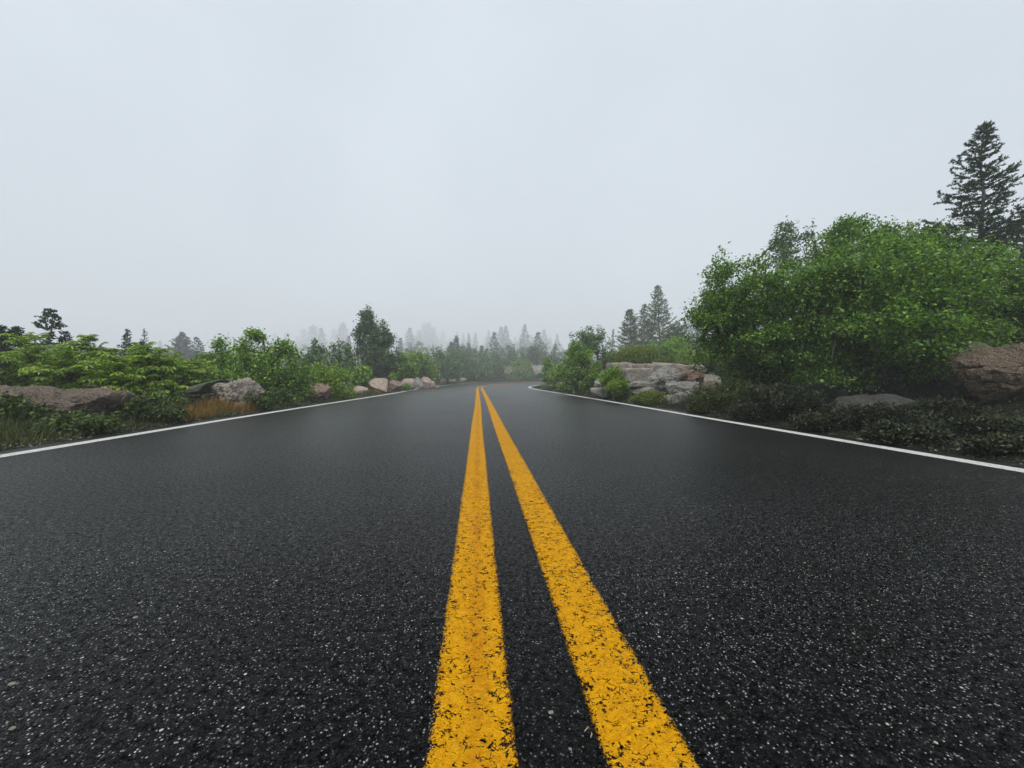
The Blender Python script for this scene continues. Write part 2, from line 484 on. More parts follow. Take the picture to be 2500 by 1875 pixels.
def ground_z(x, y):
    x = np.atleast_1d(np.asarray(x, float)); y = np.atleast_1d(np.asarray(y, float))
    q = np.stack([x, y], 1)
    dr = signed(EDGE_R, q)
    dl = -signed(EDGE_L, q)
    z0 = road_z(y)
    bump = 0.03 * np.sin(x * 2.1 + 1.3) * np.sin(y * 1.7) + 0.02 * np.sin(x * 5.3 + y * 3.1)
    right = -0.035 + 0.045 * sstep(0.0, 0.3, dr) + 0.10 * sstep(0.3, 1.3, dr) + 0.50 * sstep(1.3, 4.5, dr) + 0.55 * sstep(3.5, 9, dr) + bump * sstep(0.4, 1.5, dr)
    near = 1 - sstep(28, 40, y)
    left_near = -0.035 + 0.040 * sstep(0.0, 0.3, dl) + 0.03 * sstep(0.4, 1.4, dl) - 1.1 * sstep(3.0, 14, dl) + bump * 0.7 * sstep(0.4, 1.5, dl)
    left_far = -0.035 + 0.045 * sstep(0.0, 0.3, dl) + 0.25 * sstep(0.5, 3, dl) + 0.05 * np.maximum(dl - 4, 0) + 0.03 * np.maximum(dl - 40, 0) + bump * sstep(0.4, 1.5, dl)
    left_far = np.minimum(left_far, 1.2 + 24.8 * sstep(-120, -45, x))
    left = near * left_near + (1 - near) * left_far
    z = np.where(dr > 0, right, np.where(dl > 0, left, -0.06))
    return z0 + z


def gz(x, y):
    return float(ground_z(x, y)[0])


def at(px, Z, dz=0.0):
    x = X_at(px, Z)
    return (x, Z, gz(x, Z) + dz)


# road surface ---------------------------------------------------------------
def ribbon(A, B, dz, name, mat, nx=2, uv_m=False, C=None, skirt=0.0):
    """A sheet between polylines A and B (resampled to matching points)."""
    n = len(A)
    us = np.linspace(0, 1, nx + 1)
    V = []; UV = []
    for u in us:
        xy = A * (1 - u) + B * u
        V.append(np.column_stack([xy, road_z(xy[:, 1]) + dz]))
        if uv_m:
            UV.append(np.column_stack([signed(C, xy), np.arange(n) * 0.25]))
        else:
            UV.append(np.column_stack([np.full(n, u), np.arange(n) * 0.25]))
    if skirt:
        V.insert(0, V[0] - [0, 0, skirt]); UV.insert(0, UV[0])
        V.append(V[-1] - [0, 0, skirt]); UV.append(UV[-1])
    k = len(V)
    V = np.concatenate(V); UV = np.concatenate(UV)
    i = np.arange(n - 1)
    Fq = np.concatenate([np.stack([c * n + i, (c + 1) * n + i, (c + 1) * n + i + 1, c * n + i + 1], 1) for c in range(k - 1)])
    return mesh_obj(name, V, Fq, mat, smooth=False, uv=UV)


def match(A, n):
    d = np.concatenate([[0], np.cumsum(np.linalg.norm(np.diff(A, axis=0), axis=1))])
    t = np.linspace(0, d[-1], n)
    return np.column_stack([np.interp(t, d, A[:, 0]), np.interp(t, d, A[:, 1])])


NR = 700
# match edges to the centre line by nearest-normal so that cross lines stay straight
CR = match(CENT, NR)


def on_edge(E):
    E = match(E, 4000)
    T = unit(np.gradient(CR, axis=0))
    idx = []
    last = 0
    for i in range(NR):
        seg = E[last:last + 400] - CR[i]
        j = np.abs(seg @ T[i]) + 0.02 * np.linalg.norm(seg, axis=1)
        last = last + int(j.argmin())
        idx.append(last)
    return E[idx]


road = ribbon(on_edge(EDGE_L), on_edge(EDGE_R), 0.0, 'road', M['road'], nx=8, uv_m=True, C=CENT, skirt=0.07)
tag(road, 'dark asphalt road bending away to the right', None, None, 'structure')
for nm, line, a, b, mat, lab in (('center_line', CENT, -0.155, -0.050, M['yellow_streak'], 'yellow stripe with an orange streak down its middle, left of the double line'),
                                 ('center_line', CENT, 0.050, 0.155, M['yellow'], 'yellow stripe with crazed and pitted paint, right of the double line'),
                                 ('edge_line', LEFT, -0.056, 0.056, M['white'], 'white edge line beside the grass and boulders'),
                                 ('edge_line', RIGHT, -0.056, 0.056, M['white'], 'white edge line below the rock outcrop and bushes')):
    m = 0.009 if nm == 'center_line' else 0.008      # ragged edges need a margin
    o = ribbon(offset(line, a - m), offset(line, b + m), 0.003, nm, mat)
    tag(o, lab, None, None, 'structure')


# ground sheet ----------------------------------------------------------------
def warp(n, near, far, k):
    t = np.linspace(-1, 1, n)
    return np.sinh(t * k) / np.sinh(k) * far


gx = np.unique(np.concatenate([np.linspace(-9, 9, 150), np.sign(np.linspace(-1, 1, 120)) * (9 + 341 * np.abs(np.linspace(-1, 1, 120)) ** 2.2)]))
gy = np.unique(np.concatenate([np.linspace(-3, 16, 150), np.linspace(16, 60, 120), 60 + 520 * np.linspace(0, 1, 70) ** 1.6, -3 - 57 * np.linspace(0, 1, 30) ** 1.6]))
GX, GY = np.meshgrid(gx, gy)
GZ = ground_z(GX.ravel(), GY.ravel())
V = np.column_stack([GX.ravel(), GY.ravel(), GZ])
nxg, nyg = len(gx), len(gy)
ii, jj = np.meshgrid(np.arange(nxg - 1), np.arange(nyg - 1))
b0 = (jj * nxg + ii).ravel()
ground = mesh_obj('ground', V, np.stack([b0, b0 + 1, b0 + nxg + 1, b0 + nxg], 1), M['ground'], smooth=True)
tag(ground, 'dark mossy ground along both sides of the road', None, None, 'structure')

# ------------------------------------------------------------------ leaf and twig builders
T_LEAF = (np.array([(0, 0, 0), (0.30, 0.36, 0.07), (0, 1, -0.10), (-0.30, 0.36, 0.07), (0, 0.45, 0.0)], float),
          np.array([(0, 1, 4), (1, 2, 4), (2, 3, 4), (3, 0, 4)]))
T_KITE = (np.array([(0, 0, 0), (0.26, 0.42, 0.03), (0, 1, -0.06), (-0.26, 0.42, 0.03)], float), np.array([(0, 1, 2, 3)]))
T_LANCE = (np.array([(0, 0, 0), (0.13, 0.40, 0.02), (0, 1, -0.16), (-0.13, 0.40, 0.02)], float), np.array([(0, 1, 2, 3)]))
T_NEEDLE = (np.array([(0, 0, 0), (0.10, 0.45, 0), (0, 1, 0), (-0.10, 0.45, 0)], float), np.array([(0, 1, 2, 3)]))
T_TUFT = (np.array([(0, 0, 0), (0.17, 0.45, 0), (0, 1, 0), (-0.17, 0.45, 0)], float), np.array([(0, 1, 2, 3)]))
T_BLADE = (np.array([(-0.5, 0, 0), (0.5, 0, 0), (0.25, 0.6, 0.06), (-0.25, 0.6, 0.06), (0, 1, 0.22)], float), [np.array([(0, 1, 2, 3)]), np.array([(3, 2, 4)])])


def leaves(tpl, P, D, N, S, W=None):
    """Copies of a flat template at P, length axis D, normal near N, size S (W: width factor)."""
    tv, tf = tpl
    D = unit(D)
    Xv = unit(np.cross(D, N))
    Nn = np.cross(Xv, D)
    S = np.asarray(S, float).reshape(-1, 1, 1)
    w = 1.0 if W is None else np.asarray(W, float).reshape(-1, 1, 1)
    V = P[:, None, :] + S * (tv[None, :, 0:1] * w * Xv[:, None, :] + tv[None, :, 1:2] * D[:, None, :] + tv[None, :, 2:3] * Nn[:, None, :])
    k = len(tv)
    off = (np.arange(len(P)) * k).reshape(-1, 1, 1)
    fs = tf if isinstance(tf, list) else [tf]
    return V.reshape(-1, 3), [(f[None] + off).reshape(-1, f.shape[1]) for f in fs]


def join(parts):
    Vs, Fs = [], {}
    n = 0
    for V, fs in parts:
        Vs.append(V)
        for f in fs:
            Fs.setdefault(f.shape[1], []).append(f + n)
        n += len(V)
    return np.concatenate(Vs), [np.concatenate(f) for f in Fs.values()]


def tubes(lines, sides=5):
    """lines: list of (points (k,3), radii (k,)) -> V, [quads]."""
    out = []
    ang = np.arange(sides) / sides * 2 * PI
    for P, R in lines:
        P = np.asarray(P, float); R = np.asarray(R, float)
        T = unit(np.gradient(P, axis=0))
        ref = np.where(np.abs(T[:, 2:3]) > 0.9, np.array([[1.0, 0, 0]]), np.array([[0, 0, 1.0]]))
        A = unit(np.cross(T, ref)); B = np.cross(T, A)
        ring = P[:, None, :] + R[:, None, None] * (np.cos(ang)[None, :, None] * A[:, None, :] + np.sin(ang)[None, :, None] * B[:, None, :])
        k = len(P)
        i, j = np.meshgrid(np.arange(k - 1), np.arange(sides), indexing='ij')
        q = np.stack([i * sides + j, i * sides + (j + 1) % sides, (i + 1) * sides + (j + 1) % sides, (i + 1) * sides + j], -1).reshape(-1, 4)
        out.append((ring.reshape(-1, 3), [q]))
    return join(out)


def rand_unit(r, n):
    return unit(r.normal(size=(n, 3)))


def blob_points(r, blobs, cl=None):
    """Random points in ellipsoids (cx,cy,cz,rx,ry,rz,n), biased to the outside."""
    out = []
    for cx, cy, cz, rx, ry, rz, n in blobs:
        u = rand_unit(r, n) * (r.random((n, 1)) ** 0.42)
        m = int(n * 0.12)                                # loose sprays that stick out of the mass
        if m and n > 8:
            w_ = rand_unit(r, m)
            w_[:, 2] = np.abs(w_[:, 2]) * 1.1 - 0.15
            u[:m] = unit(w_) * r.uniform(0.95, 1.28, (m, 1))
        p = np.array([cx, cy, cz]) + u * np.array([rx, ry, rz])
        if cl is not None and n > 20:                    # twigs gathered into flat layered sprays with gaps between
            k = max(4, n // (16 if cl[1] == .04 else 11))
            idx = r.integers(0, k, n)
            idx[:m] = np.arange(m)
            q = r.normal(size=(n, 3)) * np.array([cl[0], cl[0], cl[1]])
            q[:, 2] -= 0.35 * np.hypot(q[:, 0], q[:, 1])
            p = np.where((np.arange(n) < m)[:, None], p, p[m:][idx % max(1, n - m)] + q)
        out.append(p)
    return np.concatenate(out)


def grow(r, roots, targets, r_tip=0.0025, lift=0.25, wob=0.06, pull=0.35):
    """Branches from root points to every target, each leaving the nearest branch already there."""
    nodes = [np.array(p, float) for p in roots]
    par = [-1] * len(nodes)
    base = np.mean(nodes, axis=0)
    order = np.argsort(np.linalg.norm(targets - base, axis=1))
    branches = []
    arr = np.empty((len(nodes) + len(targets) * 4, 3)); arr[:len(nodes)] = nodes
    n = len(nodes)
    for ti in order:
        t = targets[ti]
        d = np.linalg.norm(arr[:n] - t, axis=1) + pull * np.linalg.norm(arr[:n] - base, axis=1) + 1.2 * np.maximum(arr[:n, 2] - t[2], 0)
        j = int(d.argmin())
        p = arr[j]
        L = np.linalg.norm(t - p)
        ids = [j]
        for k in (1, 2, 3, 4):
            s = k / 4
            q = p * (1 - s) + t * s + np.array([0, 0, lift * L * s * (1 - s)]) + r.normal(size=3) * wob * L * (s < 1)
            arr[n] = q
            par.append(ids[-1])
            ids.append(n); n += 1
        branches.append(ids)
    cnt = np.zeros(n)
    for b in branches: cnt[b[-1]] = 1
    for i in range(n - 1, -1, -1):
        if par[i] >= 0: cnt[par[i]] += cnt[i]
    rad = r_tip * np.maximum(cnt, 1) ** 0.46
    lines = []
    for b in branches:
        R = rad[b].copy()
        R[0] = min(R[0], R[1] * 1.25)
        lines.append((arr[b], R))
    return lines


def along(r, lines, per, t0=0.25, jit=0.03):
    """Points and directions on the last part of every branch."""
    P, D = [], []
    for pts, _ in lines:
        m = r.poisson(per) if per < 400 else per
        if m < 1: continue
        t = (t0 + (1 - t0) * r.random(m)) * (len(pts) - 1)
        i = np.minimum(t.astype(int), len(pts) - 2)
        f = (t - i)[:, None]
        P.append(pts[i] * (1 - f) + pts[i + 1] * f)
        D.append(pts[i + 1] - pts[i])
    P = np.concatenate(P); D = unit(np.concatenate(D))
    return P + r.normal(size=P.shape) * jit, D


def shrub_meshes(seed, roots, blobs, per=30, leaf=0.05, tpl=T_LEAF, droop=0.35, jit=0.05, r_tip=0.0025, lift=0.25, flat=0.8, extra=None, cl=None):
    r = np.random.default_rng(seed)
    T = blob_points(r, blobs, cl)
    T[:, 2] = np.maximum(T[:, 2], 0.04)
    if extra is not None:
        T = np.concatenate([T, np.array(extra, float)])
    lines = grow(r, roots, T, r_tip, lift)
    P, D = along(r, lines, per, 0.2, jit)
    n = len(P)
    d = unit(D * 0.6 + rand_unit(r, n) * 0.9 + np.array([0, 0, -droop]))
    nn = unit(rand_unit(r, n) * flat + np.array([0, 0, 1.0]))
    S = leaf * r.uniform(0.6, 1.25, n)
    return leaves(tpl, P, d, nn, S), tubes(lines, 4), lines


def rowan_meshes(seed, roots, blobs, per=5.5, L=0.17, wind=(0.0, 0.0)):
    """Shrub with arching feather-like leaves, each of many drooping leaflets."""
    r = np.random.default_rng(seed)
    T = blob_points(r, blobs)
    T[:, 2] = np.maximum(T[:, 2], 0.05)
    lines = grow(r, roots, T, 0.003, 0.3)
    P, D = along(r, lines, per, 0.45, 0.015)
    n = len(P)
    az = r.random(n) * 2 * PI
    out = np.stack([np.cos(az) + wind[0], np.sin(az) + wind[1], np.full(n, 0.55)], 1)
    d0 = unit(D * 0.5 + out)
    Ls = L * r.uniform(0.6, 1.2, n)
    pairs = 7
    Pl, Dl, Nl, Sl, rach = [], [], [], [], []
    for k in range(pairs + 1):
        s = (k + 1) / (pairs + 1)
        mid = P + Ls[:, None] * (d0 * s + np.array([0, 0, -0.42]) * s * s)
        tan = unit(d0 + np.array([0, 0, -0.84]) * s)
        side = unit(np.cross(tan, np.array([0, 0, 1.0])))
        up = np.cross(side, tan)
        for sg in ((-1, 1) if k < pairs else (0,)):
            dd = tan * (0.55 if sg else 1) + side * sg * 0.9 + np.array([0, 0, -0.45]) + r.normal(size=(n, 3)) * 0.12
            Pl.append(mid); Dl.append(dd); Nl.append(up + r.normal(size=(n, 3)) * 0.25)
            Sl.append(Ls * (0.36 - 0.10 * abs(s - 0.45)))
    lf = leaves(T_LANCE, np.concatenate(Pl), np.concatenate(Dl), np.concatenate(Nl), np.concatenate(Sl), np.full(len(Pl) * n, 1.25))
    for i in range(n):
        s = np.array([0, 0.5, 1.0])[:, None]
        rach.append((P[i] + Ls[i] * (d0[i] * s + np.array([0, 0, -0.42]) * s * s), np.array([0.0016, 0.0012, 0.0007])))
    return lf, tubes(lines + rach, 3)


def conifer_meshes(seed, H, R, prof=None, nb=70, twig=0.30, needle=0.03, dens=60, lean=None, tpl=T_NEEDLE, slope=(0.75, -0.25), tr=None,
                   sag=0.10, base=0.04, nw=1.0, lv=(0.72, 1.22)):
    """Spruce: trunk, whorls of branches, flat sprays of twigs, needles on the twigs."""
    r = np.random.default_rng(seed)
    prof = prof or (lambda h: (1 - h) ** 0.8)
    tr = tr or 0.012 * H + 0.006
    k = 14
    hs = np.linspace(0, 1, k)
    wob = np.cumsum(r.normal(size=(k, 2)) * 0.006 * H, axis=0)
    lean = lean or (lambda h: (0.0, 0.0))
    tp = np.array([[wob[i, 0] + lean(hs[i])[0], wob[i, 1] + lean(hs[i])[1], hs[i] * H] for i in range(k)])
    trunk = [(tp, tr * (1 - hs) ** 0.8 + 0.003)]
    limbs = []
    NP, ND = [], []
    az = r.random() * 6
    for i in range(nb):
        h = base + (1 - base) * (i + r.random()) / nb
        h = min(h, 0.99)
        Lb = R * prof(h) * r.uniform(*lv)
        if Lb < 0.02 * H * 0.2: continue
        az += 2.4 + r.normal() * 0.35
        p0 = np.array([np.interp(h, hs, tp[:, c]) for c in range(3)])
        sl = slope[1] + (slope[0] - slope[1]) * h + r.normal() * 0.10
        dirh = np.array([math.cos(az), math.sin(az), 0])
        s = np.linspace(0, 1, 6)[:, None]
        pts = p0 + Lb * (dirh * s + np.array([0, 0, 1.0]) * (sl * s - sag * 4 * s * (1 - s) * 0.5 + 0.10 * s ** 3)) + np.cumsum(r.normal(size=(6, 3)) * 0.018 * Lb, axis=0)
        rb = max(0.0028 * H / 4, 0.012 * Lb)
        limbs.append((pts, rb * (1 - s[:, 0]) + 0.0018))
        # twigs on both sides plus the branch tip itself
        nt = max(3, int(Lb / (twig * 0.26)))
        tg = [(pts[2:], None)]
        side = np.array([-math.sin(az), math.cos(az), 0])
        for q in range(nt):
            t = 0.12 + 0.86 * (q + r.random()) / nt
            f = t * 5; a = min(int(f), 4); f -= a
            o = pts[a] * (1 - f) + pts[a + 1] * f
            sg = 1 if q % 2 else -1
            tl = twig * (1.05 - 0.55 * t) * r.uniform(0.6, 1.2) * min(1.0, 0.35 + Lb / (2.2 * twig))
            dv = unit(unit(pts[a + 1] - pts[a]) * 0.8 + side * sg * 0.85 + np.array([0, 0, r.normal() * 0.16 - 0.08]))
            tp3 = o + tl * (np.array([0, 0.5, 1.0])[:, None] * dv + np.array([0, 0.25, 1.0])[:, None] * np.array([0, 0, 0.10 - 0.22 * r.random()]))
            tg.append((tp3, tl))
            limbs.append((tp3, np.array([0.0022, 0.0018, 0.001]) * max(1, H / 5)))
        for tpnts, tl in tg:
            Lx = np.linalg.norm(np.diff(tpnts, axis=0), axis=1).sum()
            m = max(2, int(Lx * dens))
            u = r.random(m) * (len(tpnts) - 1)
            a = np.minimum(u.astype(int), len(tpnts) - 2); f = (u - a)[:, None]
            NP.append(tpnts[a] * (1 - f) + tpnts[a + 1] * f)
            ND.append(tpnts[a + 1] - tpnts[a])
    # leader
    m = int(H * 0.2 * dens)
    u = 1 - r.random(m) * 0.18
    NP.append(np.array([[np.interp(x, hs, tp[:, c]) for c in range(3)] for x in u])); ND.append(np.tile([0, 0, 1.0], (m, 1)))
    NP = np.concatenate(NP); ND = unit(np.concatenate(ND))
    n = len(NP)
    d = unit(ND * 0.75 + rand_unit(r, n) * 0.75 + np.array([0, 0, 0.12]))
    nd = leaves(tpl, NP, d, rand_unit(r, n), needle * r.uniform(0.7, 1.3, n), np.full(n, nw))
    return nd, tubes(trunk, 8), tubes(limbs, 3)


def put_conifer(label, px, Z, top, seed, group=None, mat='needle', cat='spruce', dz=0.0, R=0.9, rz=0.0, name='spruce_tree', **kw):
    x, y, z = at(px, Z, dz)
    H = Z_at(top, Z) - z
    nd, tk, lb = conifer_meshes(seed, H, R, **kw)
    t = thing(name, label, cat, (x, y, z), group, rz)
    cr = mesh_obj('crown', nd[0], nd[1], M[mat], t)
    mesh_obj('branches', lb[0], lb[1], M['bark'], cr)
    mesh_obj('trunk', tk[0], tk[1], M['grey_bark'], t, smooth=True)
    return t


def put_shrub(label, px, Z, seed, blobs, roots=None, mat='leaf', cat='shrub', name='leafy_shrub', group=None, dz=0.0, bark='bark', rowan=False, **kw):
    x, y, z = at(px, Z, dz)
    roots = roots or [(0, 0, -0.05), (0.08, 0.05, -0.05), (-0.09, 0.02, -0.05)]
    if rowan:
        lf, st = rowan_meshes(seed, roots, blobs, **kw)
    else:
        lf, st, _ = shrub_meshes(seed, roots, blobs, **kw)
    t = thing(name, label, cat, (x, y, z), group)
    mesh_obj('foliage', lf[0], lf[1], M[mat], t)
    mesh_obj('stems', st[0], st[1], M[bark], t)
    return t


# ------------------------------------------------------------------ rocks
def ico(sub):
    import bmesh
    bm = bmesh.new()
    bmesh.ops.create_icosphere(bm, subdivisions=sub, radius=1.0)
    V = np.array([v.co[:] for v in bm.verts])
    Fc = np.array([[v.index for v in f.verts] for f in bm.faces])
    bm.free()
    return V, Fc


ICO = {s: ico(s) for s in (3, 4, 5, 6)}


def fnoise(P, scale, octv, seed):
    off = Vector((seed * 3.17, seed * 7.31, seed * 1.73))
    return np.array([mnoise.fractal(Vector(p) * scale + off, 0.9, 2.1, octv) for p in P.tolist()])


def rock_mesh(seed, size, power=2.6, cuts=10, rough=0.05, sub=5, cut_lo=0.62, cut_hi=0.95, groove=None, tilt=(0, 0, 0), flat_top=None, fine=0.012, planes=None):
    """A fractured stone: superellipsoid, chopped by planes, then roughened. size = full width, depth, height."""
    r = np.random.default_rng(seed)
    V, Fc = ICO[sub]
    V = V.copy()
    q = (np.abs(V) ** power).sum(1) ** (1 / power)
    V = V / q[:, None]
    pl = [(rand_unit(r, 1)[0], r.uniform(cut_lo, cut_hi)) for _ in range(cuts)]
    if planes: pl += [(np.array(n, float) / np.linalg.norm(n), d) for n, d in planes]
    for n_, d_ in pl:
        s = V @ n_
        m = s > d_
        V[m] -= ((s[m] - d_) * 0.99)[:, None] * n_
    half = np.array(size) / 2
    V = V * half
    mean = half.mean()
    nrm = unit(V / half ** 2)
    V = V + nrm * (fnoise(V, 1.6 / mean, 4, seed)[:, None] * rough * mean + fnoise(V, 9 / mean, 3, seed + 5)[:, None] * fine * mean)
    if groove is not None:
        V = groove(V, half, nrm)
    if any(tilt):
        from mathutils import Euler
        Rm = np.array(Euler(tilt).to_matrix())
        V = V @ Rm.T
    V[:, 2] -= V[:, 2].min()
    return V, Fc


def put_rock(label, px, Z, w, h, d, seed, mat, name='boulder', cat='boulder', group=None, dz=-0.04, z=None, smooth=False, loc=None, rz=0.0, **kw):
    V, Fc = rock_mesh(seed, (w, d, h), **kw)
    if loc is None:
        x, y, z_ = at(px, Z, dz)
        if z is not None: z_ = z
        loc = (x, y, z_)
    o = mesh_obj(name, V, Fc, M[mat], smooth=smooth, loc=loc)
    o.rotation_euler = (0, 0, rz)
    return tag(o, label, cat, group)


def blob(root_px, Z, px0, px1, top, bot, depth, n, cy=0.0):
    x, y, z = at(root_px, Z)
    Zc = Z + cy
    return (X_at((px0 + px1) / 2, Zc) - x, cy, Z_at((top + bot) / 2, Zc) - z,
            abs(X_at(px1, Zc) - X_at(px0, Zc)) / 2, depth, abs(top - bot) / 2 / F * Zc, n)


def shrub_at(label, px, Z, seed, spec, **kw):
    """spec: list of (px0, px1, top, bottom, depth, n[, cy]) in photograph pixels at distance Z."""
    return put_shrub(label, px, Z, seed, [blob(px, Z, *s) for s in spec], **kw)


# ================================================================== LEFT SIDE
GB = 'boulders lining the grass verge'
put_rock('long low pinkish-brown boulder half covered by leafy weeds, nearest the camera beside the white line', 130, 3.75, 1.42, 0.335, 0.75, 11, 'dark_pink_rock', group=GB,
         power=6, cuts=7, cut_lo=0.88, cut_hi=1.05, rough=0.12, sub=6, fine=0.075, dz=-0.07, planes=[((0.02, -0.1, 1), 0.86)])
put_rock('tilted mossy grey slab leaning on the rough dark boulder', 515, 6.05, 0.60, 0.16, 0.55, 12, 'moss_rock', group=GB, power=3.0, cuts=4, rough=0.05,
         tilt=(0.05, -0.26, 0.1), z=0.20, name='rock_slab', cat='rock slab')
put_rock('rough dark jagged boulder behind dry orange grass', 583, 5.55, 0.52, 0.52, 0.5, 17, 'mixed_rock', group=GB, power=4.5, cuts=11, rough=0.26, sub=6, fine=0.07,
         cut_lo=0.7, planes=[((-0.1, -0.2, 1), 0.80)])
put_rock('pinkish-tan boulder with a sawtooth top under the large green shrub', 770, 8.1, 0.68, 0.42, 0.5, 14, 'pink_rock', group=GB, power=2.8, cuts=10, rough=0.16, sub=6,
         planes=[((-0.75, -0.4, 0.55), 0.62)])
put_rock('small pink stone peeping out from under the large green shrub', 713, 8.2, 0.13, 0.24, 0.15, 15, 'pink_rock', group=GB, cuts=6, sub=4, z=0.02)
put_rock('pale grey upright stone half hidden by bright green leaves', 845, 9.7, 0.26, 0.44, 0.3, 16, 'grey_rock', group=GB, power=3.2, cuts=9, rough=0.06)
put_rock('squat rounded pink boulder standing alone on the grass', 879, 11.0, 0.47, 0.34, 0.42, 18, 'pale_pink_rock', group=GB, power=3.4, cuts=8, rough=0.07)
put_rock('widest pink boulder with a chipped hollow face and grey end, below the tall leafy tree', 926, 12.6, 0.74, 0.50, 0.6, 23, 'pale_pink_rock', group=GB, power=3.6, cuts=7, rough=0.06,
         planes=[((0.35, -0.75, 0.45), 0.52), ((0.9, -0.3, 0.2), 0.78)])
put_rock('dark reddish boulder next after the chipped wide one', 966, 14.2, 0.46, 0.46, 0.4, 20, 'pink_rock', group=GB, power=2.6, cuts=10, rough=0.07, planes=[((0.5, -0.5, 0.8), 0.55)])
put_rock('blocky tan boulder with a small bush in front of it', 994, 15.3, 0.66, 0.58, 0.45, 21, 'pale_pink_rock', group=GB, power=3.4, cuts=9, rough=0.07)
put_rock('pale grey angular boulder between tan ones in the stone row', 1017, 16.8, 0.56, 0.64, 0.4, 22, 'grey_rock', group=GB, power=3.2, cuts=10, rough=0.06, planes=[((0.7, -0.3, 0.7), 0.6)])
put_rock('tallest cream-topped boulder at the far end of the stone row', 1038, 17.6, 0.52, 0.66, 0.45, 24, 'pale_pink_rock', group=GB, power=3.0, cuts=7, rough=0.06)
put_rock('narrow tan boulder closing the stone row', 1054, 18.2, 0.42, 0.54, 0.35, 25, 'pale_pink_rock', group=GB, power=2.8, cuts=8, rough=0.06)
put_rock('small flat grey stone lying past the end of the stone row', 1068, 20.5, 0.34, 0.16, 0.3, 26, 'grey_rock', group=GB, power=2.6, cuts=6, rough=0.05)
put_rock('rounded brown boulder, first of three on the bend', 1102, 27.5, 0.56, 0.44, 0.5, 27, 'mixed_rock', group=GB, power=2.8, cuts=7, rough=0.06, loc=(-4.95, 27.6, gz(-4.95, 27.6) - 0.02))
put_rock('rounded pale grey boulder, middle one of three on the bend', 1119, 29.5, 0.60, 0.44, 0.5, 28, 'grey_rock', group=GB, power=2.6, cuts=6, rough=0.06, loc=(-4.72, 30.2, gz(-4.72, 30.2) - 0.02))
put_rock('dark boulder overgrown with leaves, last of three on the bend', 1141, 32.5, 0.66, 0.46, 0.5, 29, 'mixed_rock', group=GB, power=2.8, cuts=8, rough=0.06, loc=(-4.22, 33.0, gz(-4.22, 33.0) - 0.02))

# rowan-like shrubs behind the first boulder
GR = 'feathery-leaved shrubs behind the boulders'
shrub_at('yellow-green feathery shrub above the long low boulder, in front of the twisted spruce', 120, 5.0, 31,
         [(25, 130, 835, 930, .45, 44), (95, 210, 845, 950, .5, 52), (-30, 60, 890, 985, .4, 30), (30, 220, 900, 985, .45, 50)], rowan=True, mat='rowan', name='rowan_shrub', group=GR, wind=(-0.2, 0))
shrub_at('feathery shrub raising the tallest arching fronds beyond the long low boulder', 235, 4.9, 32,
         [(205, 262, 832, 880, .25, 18), (150, 300, 862, 955, .5, 50), (180, 320, 910, 990, .4, 34)], rowan=True, mat='rowan', name='rowan_shrub', group=GR, wind=(-0.35, 0))
shrub_at('dense dark feathery shrub growing past the right end of the long low boulder', 335, 4.6, 33,
         [(270, 370, 858, 950, .45, 44), (285, 425, 905, 1010, .45, 50), (350, 385, 842, 900, .2, 10)], rowan=True, mat='rowan', name='rowan_shrub', group=GR, wind=(-0.25, 0))
shrub_at('light green feathery shrub between the dark shrub and the mossy slab', 440, 6.2, 34,
         [(400, 500, 872, 960, .5, 48), (425, 520, 900, 985, .4, 34), (405, 440, 862, 905, .2, 8)], rowan=True, mat='rowan', name='rowan_shrub', group=GR, wind=(-0.3, 0), L=0.19)
GL = 'leafy shrubs beside the boulders'
shrub_at('wispy windswept shrub leaning over the mossy slab, its thin top faded by fog', 560, 7.6, 35,
         [(505, 555, 862, 905, .3, 26), (520, 545, 822, 860, .12, 8), (535, 565, 835, 900, .2, 12), (500, 610, 880, 960, .5, 60), (480, 560, 905, 965, .4, 40)], mat='leaf', group=GL, per=46, leaf=.058, r_tip=.003, cl=(.13, .05))
shrub_at('large green shrub with stems swept to one side, behind the rough dark boulder', 672, 6.9, 36,
         [(578, 650, 820, 866, .3, 34), (605, 645, 806, 830, .15, 14), (672, 705, 832, 880, .18, 16), (705, 735, 848, 890, .16, 12),
          (600, 745, 858, 970, .5, 120, .2), (560, 700, 890, 972, .4, 90, .15), (690, 770, 900, 965, .4, 50, .3)], mat='leaf', group=GL, per=46, leaf=.054, r_tip=.003, cl=(.13, .05))
shrub_at('bright green low shrub spilling over the sawtooth pinkish-tan boulder', 795, 8.7, 37,
         [(745, 835, 885, 935, .4, 50), (795, 852, 905, 965, .4, 36), (815, 856, 930, 985, .3, 24)], mat='bright', group=GL, per=40, leaf=.055)
shrub_at('leafy weeds covering the near end of the long low boulder', 45, 3.25, 38,
         [(-40, 80, 962, 1055, .22, 90), (20, 120, 985, 1062, .18, 60), (60, 170, 1025, 1065, .15, 40)], mat='weed', name='leafy_weed', cat='weed', group='leafy weeds along the verge', per=16, leaf=.045, tpl=T_LEAF, r_tip=.0015, jit=.02)
shrub_at('leafy weeds in front of the dark feathery shrub', 290, 3.95, 39,
         [(235, 350, 962, 1035, .2, 90), (300, 420, 965, 1032, .25, 90), (380, 450, 985, 1030, .2, 40)], mat='weed', name='leafy_weed', cat='weed', group='leafy weeds along the verge', per=16, leaf=.042, r_tip=.0015, jit=.02)
shrub_at('leafy weeds growing up the front of the rough dark boulder', 640, 5.5, 40,
         [(600, 680, 955, 998, .2, 40), (555, 600, 975, 1003, .12, 12), (660, 735, 945, 980, .2, 40, .9)], mat='weed', name='leafy_weed', cat='weed', group='leafy weeds along the verge', per=16, leaf=.05, r_tip=.0018, jit=.02)
